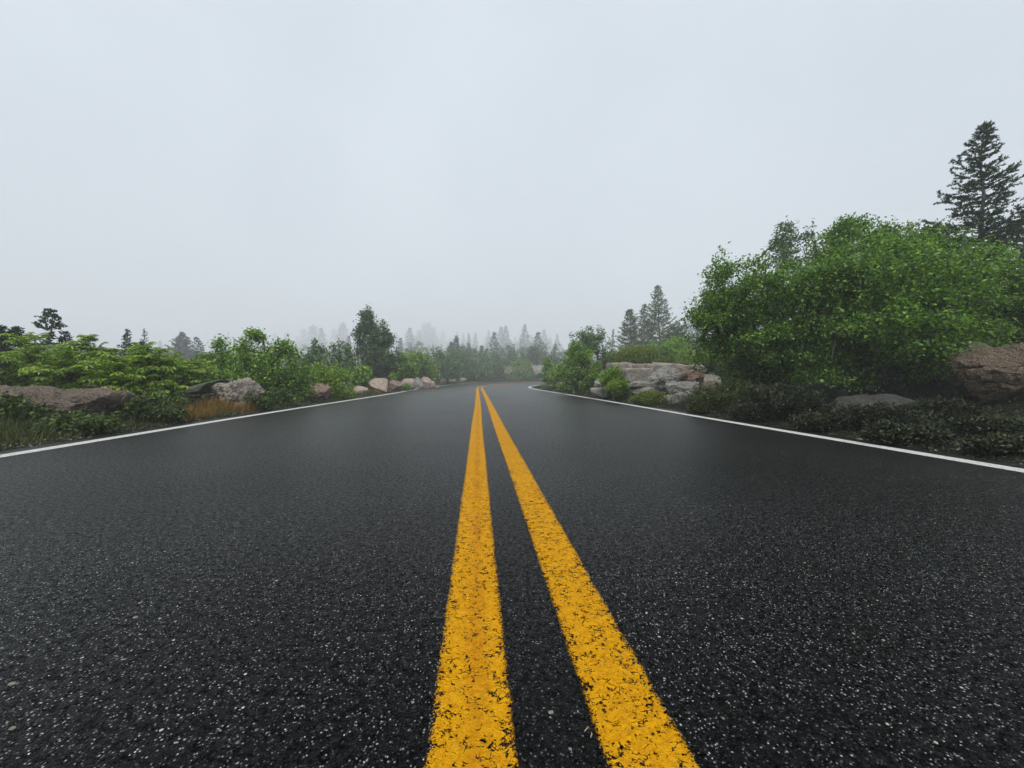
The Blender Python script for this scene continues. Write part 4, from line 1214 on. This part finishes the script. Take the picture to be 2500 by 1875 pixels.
shrub_at('dark low heath at the picture edge by the white line', 2440, 2.25, 203, [(2380, 2520, 1078, 1118, .10, 170)], **DK)
# big leafy shrubs
GBG = 'big leafy shrubs over the road edge'
shrub_at('big leafy shrub next to the outcrop, its loose outer sprays hanging towards the road', 1840, 5.4, 161,
         [(1722, 1805, 690, 800, .5, 130), (1755, 1865, 640, 780, .6, 170), (1778, 1930, 760, 885, .7, 330), (1835, 1985, 840, 930, .7, 230), (1750, 1768, 615, 680, .15, 26), (1765, 1800, 800, 870, .3, 40)],
         mat='birch', cl=(.20, .04), group=GBG, per=56, leaf=.042, r_tip=.003, jit=.05, roots=[(.15, 0, -.05), (.3, .1, -.05), (.05, .15, -.05)])
shrub_at('biggest leafy shrub with layered birch-like sprays, spreading in front of the tall spruce', 2080, 5.0, 162,
         [(1900, 2120, 640, 780, .9, 330), (2020, 2260, 632, 770, .9, 330), (2040, 2090, 585, 660, .35, 40), (2150, 2215, 575, 660, .35, 50), (1920, 2200, 740, 880, 1.0, 480), (2130, 2330, 680, 840, .9, 330), (1960, 2330, 820, 920, .8, 380), (2200, 2300, 560, 640, .4, 90), (2250, 2400, 610, 720, .5, 150)],
         mat='birch', cl=(.20, .04), group=GBG, per=54, leaf=.043, r_tip=.003, jit=.05, roots=[(-.1, 0, -.05), (.2, .15, -.05), (-.35, .1, -.05), (.5, .1, -.05)], bark='grey_bark')
shrub_at('leafy shrub above the cracked brown boulder at the picture edge', 2430, 5.2, 163,
         [(2300, 2480, 640, 800, .8, 300), (2400, 2600, 670, 850, .9, 330), (2290, 2420, 750, 870, .6, 160)],
         mat='birch', cl=(.17, .045), group=GBG, per=52, leaf=.043, r_tip=.003, jit=.05)
shrub_at('pale sparse shrub showing sky between its leaves, behind the one next to the outcrop', 1925, 8.3, 164,
         [(1855, 2000, 590, 720, .8, 130), (1890, 1965, 555, 620, .5, 50), (1905, 1922, 540, 580, .2, 10), (1800, 1960, 680, 800, .9, 120)], mat='grey_leaf', group=GBG, per=20, leaf=.065, r_tip=.004, bark='grey_bark')
shrub_at('darker shrub with bare forked twigs poking above its leafy crown', 2085, 6.6, 165,
         [(2010, 2110, 548, 650, .6, 110), (2035, 2100, 540, 580, .3, 40), (2100, 2190, 590, 680, .6, 90), (2150, 2205, 540, 600, .3, 34)],
         mat='birch', group=GBG, per=40, leaf=.050, r_tip=.0035)
# bare twigs of that shrub
r_ = np.random.default_rng(9)
tw = []
x, y, z = at(2085, 6.6)
for px, ty in ((2030, 531), (2040, 545), (2046, 560), (2098, 545), (2112, 540), (2125, 556), (2005, 570)):
    e = np.array([X_at(px, 6.6) - x, r_.normal() * .1, Z_at(ty, 6.6) - z])
    s0 = np.array([X_at(2065, 6.6) - x, 0, Z_at(640, 6.6) - z])
    s = np.linspace(0, 1, 6)[:, None]
    p = s0 * (1 - s) + e * s + r_.normal(size=(6, 3)) * .012
    tw.append((p, .005 * (1 - s[:, 0]) + .0015))
    q = p[3] + (e - p[3]) * np.linspace(0, .7, 3)[:, None] + np.linspace(0, 1, 3)[:, None] * np.array([r_.choice([-1, 1]) * .10, 0, .02])
    tw.append((q, np.array([.003, .002, .001])))
tb = tubes(tw, 4)
host = [o for o in SC.objects if o.get('label', '').startswith('darker shrub with bare forked')][0]
mesh_obj('bare_twigs', tb[0], tb[1], M['grey_bark'], host)
# leaning pale trunk visible under the biggest shrub
host = [o for o in SC.objects if o.get('label', '').startswith('biggest leafy shrub')][0]
x, y, z = at(2080, 5.0)
tr_ = []
for pts, r0 in (([(2030, 880), (2036, 845), (2046, 805), (2062, 770), (2085, 735)], .013),):
    p = np.array([[X_at(a, 4.55) - x, -.45, Z_at(b, 4.55) - z] for a, b in pts])
    tr_.append((p, np.linspace(r0, r0 * .5, len(p))))
tb = tubes(tr_, 6)
mesh_obj('leaning_trunk', tb[0], tb[1], M['grey_bark'], host, smooth=True)

# tall near spruces
put_conifer('tall dark spruce towering over the leafy shrubs, its upper branches open to the sky', 2392, 7.4, 308, 171, 'dark spruces behind the leafy shrubs', mat='needle_green', R=1.42, nb=135, lv=(.38, 1.3), needle=.044, dens=290, twig=.29,
            prof=lambda h: (1 - h) ** .95 * (0.6 if 0.54 < h < 0.62 else 1.0) * (1.15 if h < 0.5 else 1.0), tr=.055, slope=(.62, -.02), base=.12, nw=1.7, sag=.07)
put_conifer('smaller dark spruce poking out left below the tall one', 2262, 8.2, 560, 172, 'dark spruces behind the leafy shrubs', mat='needle_green', R=0.95, nb=120, needle=.05, dens=200, twig=.32, nw=1.7, prof=lambda h: (1 - h) ** .6)
put_conifer('dark spruce behind the tall one, mostly cut by the picture edge', 2535, 8.0, 470, 173, 'dark spruces behind the leafy shrubs', mat='needle_green', R=1.5, nb=140, needle=.05, dens=200, twig=.34, nw=1.7)


# cracked boulder at the right edge
def crack(V, half, nrm):
    out = V.copy()
    for zc, amp, w, ph in ((.34, .016, .011, 0.3), (-.14, .010, .008, 1.9)):
        zz = half[2] * zc + .03 * np.sin(V[:, 0] * 5 + ph) + fnoise(V * [1, 1, .2], 7, 3, ph) * .03
        g = np.exp(-((V[:, 2] - zz) / w) ** 2)
        k = amp * 2.6 * g * np.clip(.75 + fnoise(V * [1, 1, .2], 4, 2, ph + 5) * 1.6, 0, 1.4)
        out[:, 0] -= nrm[:, 0] * k * .7
        out[:, 1] -= nrm[:, 1] * k * .7
    return out


ICO[7] = ico(7)
put_rock('large rounded orange-brown boulder split by dark horizontal cracks at the picture edge', 2560, 3.60, 1.24, .59, 1.0, 181, 'brown_rock', sub=7, power=3.3, cuts=9, cut_lo=.74, rough=.10, fine=.03, planes=[((-.6, -.3, .75), .80), ((-.1, -1, .05), .80)],
         groove=crack, dz=-.12)
put_rock('mossy grey-green rock tucked behind the cracked brown boulder', 2362, 4.15, .42, .62, .4, 182, 'moss_rock', cuts=6, rough=.07)
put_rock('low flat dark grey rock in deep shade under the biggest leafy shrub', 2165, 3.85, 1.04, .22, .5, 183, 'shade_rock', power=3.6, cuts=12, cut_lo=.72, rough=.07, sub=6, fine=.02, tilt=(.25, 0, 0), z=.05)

GP = 'pale lichened stones along the gravelly edge'
for i, (px, py, s, mt, lab) in enumerate((
        (1690, 1018, .11, 'pale_stone', 'pale stone at the foot of the juniper'),
        (1705, 1020, .08, 'pale_stone', 'smaller pale stone right against the one at the foot of the juniper'),
        (2060, 1056, .060, 'pale_stone', 'pale yellowish lichened stone near the white line below the low flat rock'),
        (2095, 1060, .048, 'pale_stone', 'pale stone just right of the yellowish lichened one'),
        (2028, 1052, .040, 'white_stone', 'thin whitish chip left of the yellowish lichened stone'),
        (2213, 1086, .065, 'pale_stone', 'greenish lichened stone by itself below the dark ground cover'),
        (2163, 1076, .034, 'pale_stone', 'small lichened stone between the other pale ones'),
        (2366, 1102, .042, 'pale_stone', 'pale green stone below the cracked brown boulder'))):
    Z = F * (CAM_H - .03) / (py - HOR)
    put_rock(lab, px, Z, s, s * .45, s * .8, 190 + i, mt, name='stone', cat='stone', group=GP, sub=4, cuts=8, rough=.2, fine=.1, dz=-.003)


# ================================================================== GRASS AND GROUND COVER
def strip_points(r, E, sgn, n, d0, d1, s0, s1, power=1.0):
    """Random points d0..d1 outside road edge E between y = s0 and s1 (denser near the camera)."""
    A = match(E, 4000)
    N = normals(A) * sgn
    ok = np.where((A[:, 1] > s0) & (A[:, 1] < s1) & (A[:, 0] < 3.5))[0]
    ys = A[ok, 1]
    w = 1.0 / (np.abs(ys) + 1.5) ** power
    i = r.choice(ok, n, p=w / w.sum())
    d = d0 + (d1 - d0) * r.random(n)
    xy = A[i] + N[i] * d[:, None] + r.normal(size=(n, 2)) * .02
    return xy, d, A[i, 1]


def blades(name, r, xy, h, w, mat, lean=.35, kind='stuff', label=None):
    z = ground_z(xy[:, 0], xy[:, 1]) - .005
    n = len(xy)
    P = np.column_stack([xy, z])
    az = r.random(n) * 2 * PI
    ln = np.abs(r.normal(size=n)) * lean
    D = np.stack([np.cos(az) * ln, np.sin(az) * ln, np.ones(n)], 1)
    N = np.stack([np.cos(az + .5), np.sin(az + .5), np.full(n, .1)], 1)
    V, fs = leaves(T_BLADE, P, D, N, h, w / h)
    o = mesh_obj(name, V, fs, M[mat])
    tag(o, label, None, None, kind)
    return o


r_ = np.random.default_rng(21)
xy, d, yy = strip_points(r_, EDGE_L, -1, 46000, .05, 1.0, -1, 36, 1.15)
clump = np.array([mnoise.noise(Vector((a * 3, b * 3, 0))) for a, b in xy])
h = (.025 + .09 * sstep(.05, .5, d)) * (.6 + .8 * r_.random(len(d))) * (1 + .8 * clump)
h = np.maximum(h, .015) * (1 + .03 * np.maximum(yy - 5, 0))
blades('grass', r_, xy, h, np.full(len(h), .0045) * (1 + .10 * np.maximum(yy - 3, 0)), 'grass', .5, label='dark green grass along the left white line')
# dry orange grass
xy, d, yy = strip_points(r_, EDGE_L, -1, 5200, .20, .62, 4.1, 5.7, .3)
m = np.array([mnoise.noise(Vector((a * 2.3, b * 2.3, 4))) for a, b in xy]) > -.08
xy, d, yy = xy[m], d[m], yy[m]
xy2, d2, y2 = strip_points(r_, EDGE_L, -1, 3800, .18, .75, 8.5, 20, .6)
m = np.array([mnoise.noise(Vector((a * 1.1, b * 1.1, 9))) for a, b in xy2]) > .0
xy2, y2 = xy2[m], y2[m]
h1 = .10 + .20 * r_.random(len(xy)) * (.4 + .6 * sstep(.25, .6, d)); h2 = .06 + .14 * r_.random(len(xy2))
blades('dry_grass', r_, np.concatenate([xy, xy2]), np.concatenate([h1, h2]), np.concatenate([np.full(len(xy), .004), .004 + .0006 * y2]), 'dry', .28,
       label='dry orange-brown grass standing in front of the rough dark boulder')
# right verge ground cover: tiny leaves near the ground
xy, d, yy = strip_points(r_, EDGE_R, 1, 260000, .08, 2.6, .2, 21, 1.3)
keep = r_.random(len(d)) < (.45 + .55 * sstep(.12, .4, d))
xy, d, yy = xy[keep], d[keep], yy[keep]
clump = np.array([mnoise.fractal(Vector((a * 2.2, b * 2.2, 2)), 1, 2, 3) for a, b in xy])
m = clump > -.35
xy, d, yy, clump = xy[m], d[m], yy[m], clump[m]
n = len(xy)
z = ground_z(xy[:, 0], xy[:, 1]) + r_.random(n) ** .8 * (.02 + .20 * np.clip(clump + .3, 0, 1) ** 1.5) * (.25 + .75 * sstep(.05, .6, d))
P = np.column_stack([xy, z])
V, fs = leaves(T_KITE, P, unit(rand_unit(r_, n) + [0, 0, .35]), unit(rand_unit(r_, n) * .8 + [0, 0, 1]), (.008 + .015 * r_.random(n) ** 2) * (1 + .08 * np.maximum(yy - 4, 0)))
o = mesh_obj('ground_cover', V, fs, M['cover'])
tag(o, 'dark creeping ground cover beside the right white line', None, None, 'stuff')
xy, d, yy = strip_points(r_, EDGE_L, -1, 34000, .35, 3.2, 1.0, 30, 1.2)
n = len(xy)
z = ground_z(xy[:, 0], xy[:, 1]) + r_.random(n) * .13 * sstep(.3, 1.2, d)
V, fs = leaves(T_KITE, np.column_stack([xy, z]), unit(rand_unit(r_, n) + [0, 0, .3]), unit(rand_unit(r_, n) * .8 + [0, 0, 1]), (.022 + .022 * r_.random(n)) * (1 + .06 * np.maximum(yy - 4, 0)))
o = mesh_obj('undergrowth', V, fs, M['cover'])
tag(o, 'dark undergrowth between the left boulders', None, None, 'stuff')

def gravel(name, E, sgn, n, d0, d1, s0, s1, mat, seed, label):
    r = np.random.default_rng(seed)
    xy, d, yy = strip_points(r, E, sgn, n, d0, d1, s0, s1, 1.2)
    base = np.array([(1, 0, 0), (-1, 0, 0), (0, 1, 0), (0, -1, 0), (0, 0, .7), (0, 0, -.7)], float)
    fc = np.array([(0, 2, 4), (2, 1, 4), (1, 3, 4), (3, 0, 4), (2, 0, 5), (1, 2, 5), (3, 1, 5), (0, 3, 5)])
    sz = (.003 + .009 * r.random(n) ** 3) * (1 + .06 * np.maximum(yy - 3, 0))
    z = ground_z(xy[:, 0], xy[:, 1]) + sz * .2
    V = np.column_stack([xy, z])[:, None, :] + sz[:, None, None] * base[None] * r.uniform(.5, 1.2, (n, 6, 1))
    Fq = (fc[None] + (np.arange(n) * 6)[:, None, None]).reshape(-1, 3)
    tag(mesh_obj(name, V.reshape(-1, 3), Fq, M[mat]), label, None, None, 'stuff')


gravel('gravel', EDGE_R, 1, 7000, .02, .28, .4, 20, 'gravel', 31, 'gravelly grit along the right road edge')
gravel('gravel', EDGE_L, -1, 9000, .02, .25, 0, 20, 'gravel', 32, 'gravelly grit between the left white line and the grass')
r_ = np.random.default_rng(33)
xy, d, yy = strip_points(r_, EDGE_R, 1, 9000, .10, 1.6, .3, 18, 1.1)
m = np.array([mnoise.noise(Vector((a * 2.5, b * 2.5, 7))) for a, b in xy]) > .02
xy, d, yy = xy[m], d[m], yy[m]
blades('verge_grass', r_, xy, .02 + .07 * r_.random(len(xy)) * sstep(.05, .6, d), np.full(len(xy), .003) * (1 + .1 * np.maximum(yy - 3, 0)), 'grass', .6, label='sparse dark grass tufts on the right verge')

# ================================================================== SMALL THINGS
def flower(label, px, py, h, mat, seed, group, heads=1, size=.018):
    Z = F * (CAM_H - .03) / (py - HOR) if py > 985 else None
    return label, px, Z


def put_flower(label, px, py, Z, mat, seed, size=.02, heads=1, cat='wildflower', group='wildflowers on the grass verge'):
    r = np.random.default_rng(seed)
    x, y, z = at(px, Z)
    zt = max(Z_at(py, Z), z + .04)
    t = thing('wildflower', label, cat, (x, y, z), group)
    st, pet = [], []
    for k in range(heads):
        e = np.array([r.normal() * .02 * (heads > 1), r.normal() * .02, zt - z + r.normal() * .01])
        st.append((np.array([[0, 0, 0], e * [.3, .3, .55], e]), np.array([.0018, .0015, .0012])))
        a = np.arange(8) / 8 * 2 * PI
        D = np.stack([np.cos(a), np.sin(a), np.full(8, .25)], 1)
        pet.append(leaves(T_KITE, np.tile(e, (8, 1)), D, np.tile([0, 0, 1.0], (8, 1)), np.full(8, size)))
    V, f = tubes(st, 4); mesh_obj('stem', V, f, M['stalk'], t)
    V, f = join(pet); mesh_obj('petals', V, f, M[mat], t)


put_flower('pair of small white flowers in the dark grass by the white line', 174, 1056, 3.0, 'petal_white', 1, .018, 2)
put_flower('yellow flower in front of the long low boulder', 84, 976, 3.05, 'petal_yellow', 2, .016, 2)
put_flower('orange blossom low among the weeds at the near end of the long low boulder', 25, 1001, 3.0, 'petal_orange', 3, .016, 1)
put_flower('cream flowers under the mossy grey slab', 498, 970, 5.4, 'petal_white', 4, .022, 3)
put_flower('single white flower in the grass below the large green shrub', 731, 986, 6.45, 'petal_white', 5, .016, 1)
put_flower('pale yellow flower beside the dark feathery shrub', 448, 976, 4.7, 'petal_yellow', 6, .018, 2)


def put_leaf(label, px, py, seed, s=.03):
    Z = F * (CAM_H - .05) / (py - HOR)
    x, y, z = at(px, Z)
    a = seed * 1.7
    tv, tf = T_LEAF
    th = .0012
    D = np.array([[math.cos(a), math.sin(a), .5]])
    V, fs = leaves(T_LEAF, np.zeros((1, 3)), D, np.array([[0, -.6, 1.0]]), [s])
    o = mesh_obj('fallen_leaf', V, fs, M['fallen'], loc=(x, y, z + .03))
    tag(o, label, 'fallen leaf', 'yellow fallen leaves on the dark verge')


put_leaf('yellow fallen leaf by the gravelly edge right of the pale stones', 2119, 1069, 1, .022)
put_leaf('orange-yellow fallen leaf on the dark ground cover below the cracked boulder', 2343, 1079, 2, .030)
put_leaf('second yellowed leaf lying left of the orange-yellow one', 2333, 1083, 3, .022)

# chips and straws on the asphalt
GC = 'loose chips on the asphalt'
for i, (px, py, s, mt, lab) in enumerate(((28, 1672, .009, 'white_stone', 'cream stone chip on the asphalt by the left picture border'),
                                          (30, 1780, .007, 'white_stone', 'white stone chip below the cream chip'),
                                          (1345, 1740, .007, 'white_stone', 'tiny tan chip on the asphalt between the yellow stripes'),
                                          (330, 1508, .008, 'white_stone', 'oblong white chip on the open asphalt of the left lane'))):
    Z = F * CAM_H / (py - HOR)
    V, Fc = rock_mesh(300 + i, (s, s * .7, s * .45), sub=3, cuts=6, rough=.12)
    tag(mesh_obj('stone_chip', V, Fc, M[mt], smooth=False, loc=(X_at(px, Z), Z, -.001)), lab, 'stone chip', GC)
for i, (p0, p1, lab) in enumerate((((1427, 1790), (1437, 1778), 'short pale straw lying beside the right-hand yellow stripe'),
                                   ((1442, 1805), (1444, 1792), 'second tiny straw beside the first one between the stripes'))):
    pts = []
    for px, py in (p0, p1):
        Z = F * CAM_H / (py - HOR); pts.append((X_at(px, Z), Z, .0022))
    pts = np.array(pts); o0 = pts[0].copy()
    mid = pts.mean(0) + [.001, 0, .0012]
    V, f = tubes([(np.array([pts[0], mid, pts[1]]) - o0, np.array([.0006, .0008, .0005]))], 5)
    tag(mesh_obj('straw', V, f, M['straw'], loc=tuple(o0)), lab, 'straw', 'bits of straw on the road')

# ================================================================== AIR, SKY, LIGHT, CAMERA
import bmesh
bm = bmesh.new()
bmesh.ops.create_cube(bm, size=1.0)
me = bpy.data.meshes.new('haze'); bm.to_mesh(me); bm.free()
hz = bpy.data.objects.new('haze', me); COL.objects.link(hz)
HT, HB = 64.0, -4.0
hz.scale = (820, 760, HT - HB)
hz.location = (0, 275, (HT + HB) / 2)
tag(hz, 'thick pale fog filling the air over the road', None, None, 'stuff')
mt = bpy.data.materials.new('fog'); mt.use_nodes = True
nt = mt.node_tree; nt.nodes.clear()
ou = nt.nodes.new('ShaderNodeOutputMaterial'); pv = nt.nodes.new('ShaderNodeVolumePrincipled')
pv.inputs['Color'].default_value = (0.945, 0.972, 1.0, 1)
pv.inputs['Density'].default_value = 0.0050
pv.inputs['Anisotropy'].default_value = 0.0
nt.links.new(pv.outputs[0], ou.inputs['Volume'])
me.materials.append(mt)

SUN_EL, SUN_AZ = math.radians(58), math.radians(185)
w = bpy.data.worlds.new('World'); SC.world = w; w.use_nodes = True
nt = w.node_tree; nt.nodes.clear()
sky = nt.nodes.new('ShaderNodeTexSky'); sky.sky_type = 'NISHITA'; sky.sun_disc = False
sky.sun_elevation = SUN_EL; sky.sun_rotation = SUN_AZ
sky.dust_density = 6.0; sky.air_density = 1.0
mx = nt.nodes.new('ShaderNodeMix'); mx.data_type = 'RGBA'
mx.inputs[0].default_value = 0.93                      # closed cloud cover over the blue
mx.inputs[7].default_value = (3.42, 3.80, 4.12, 1)
nt.links.new(sky.outputs[0], mx.inputs[6])
tcw = nt.nodes.new('ShaderNodeTexCoord')                # soft uneven cloud base
cn = nt.nodes.new('ShaderNodeTexNoise'); cn.inputs['Scale'].default_value = 2.2; cn.inputs['Detail'].default_value = 4; cn.inputs['Roughness'].default_value = 0.5
nt.links.new(tcw.outputs['Generated'], cn.inputs['Vector'])
cr = nt.nodes.new('ShaderNodeValToRGB')
cr.color_ramp.elements[0].position = 0.3; cr.color_ramp.elements[0].color = (3.02, 3.38, 3.72, 1)
cr.color_ramp.elements[1].position = 0.7; cr.color_ramp.elements[1].color = (3.56, 3.92, 4.22, 1)
nt.links.new(cn.outputs['Fac'], cr.inputs['Fac'])
nt.links.new(cr.outputs['Color'], mx.inputs[7])
bg = nt.nodes.new('ShaderNodeBackground'); bg.inputs['Strength'].default_value = 0.10
nt.links.new(mx.outputs[2], bg.inputs['Color'])
wo = nt.nodes.new('ShaderNodeOutputWorld'); nt.links.new(bg.outputs[0], wo.inputs[0])

sd = bpy.data.lights.new('sun', 'SUN'); sd.energy = 1.5; sd.angle = math.radians(32); sd.color = (1.0, 0.97, 0.92)
so = bpy.data.objects.new('sun', sd); COL.objects.link(so)
dirv = Vector((math.sin(SUN_AZ) * math.cos(SUN_EL), math.cos(SUN_AZ) * math.cos(SUN_EL), math.sin(SUN_EL)))
so.rotation_euler = dirv.to_track_quat('Z', 'Y').to_euler()
so.location = dirv * 60

cd = bpy.data.cameras.new('camera')
cam = bpy.data.objects.new('camera', cd); COL.objects.link(cam)
cam.location = (0, 0, CAM_H)
cam.rotation_euler = (PI / 2, 0, 0)
cd.sensor_width = 36; cd.lens = F / 2500 * 36
cd.shift_y = -(937.5 - HOR) / 2500
cd.clip_start = 0.02; cd.clip_end = 2000
SC.camera = cam

SC.view_settings.view_transform = 'Standard'
SC.view_settings.look = 'None'
SC.view_settings.exposure = 1.15
SC.view_settings.gamma = 1.0
cy = SC.cycles
DENOISE = True
cy.use_denoising = DENOISE
try:
    cy.denoiser = 'OPENIMAGEDENOISE'
    cy.denoising_input_passes = 'RGB_ALBEDO_NORMAL'
    cy.denoising_prefilter = 'ACCURATE'
except Exception:
    pass
cy.max_bounces = 8; cy.diffuse_bounces = 3; cy.glossy_bounces = 2; cy.transmission_bounces = 3
cy.volume_bounces = 4; cy.transparent_max_bounces = 8
cy.caustics_reflective = False; cy.caustics_refractive = False
cy.sample_clamp_indirect = 8
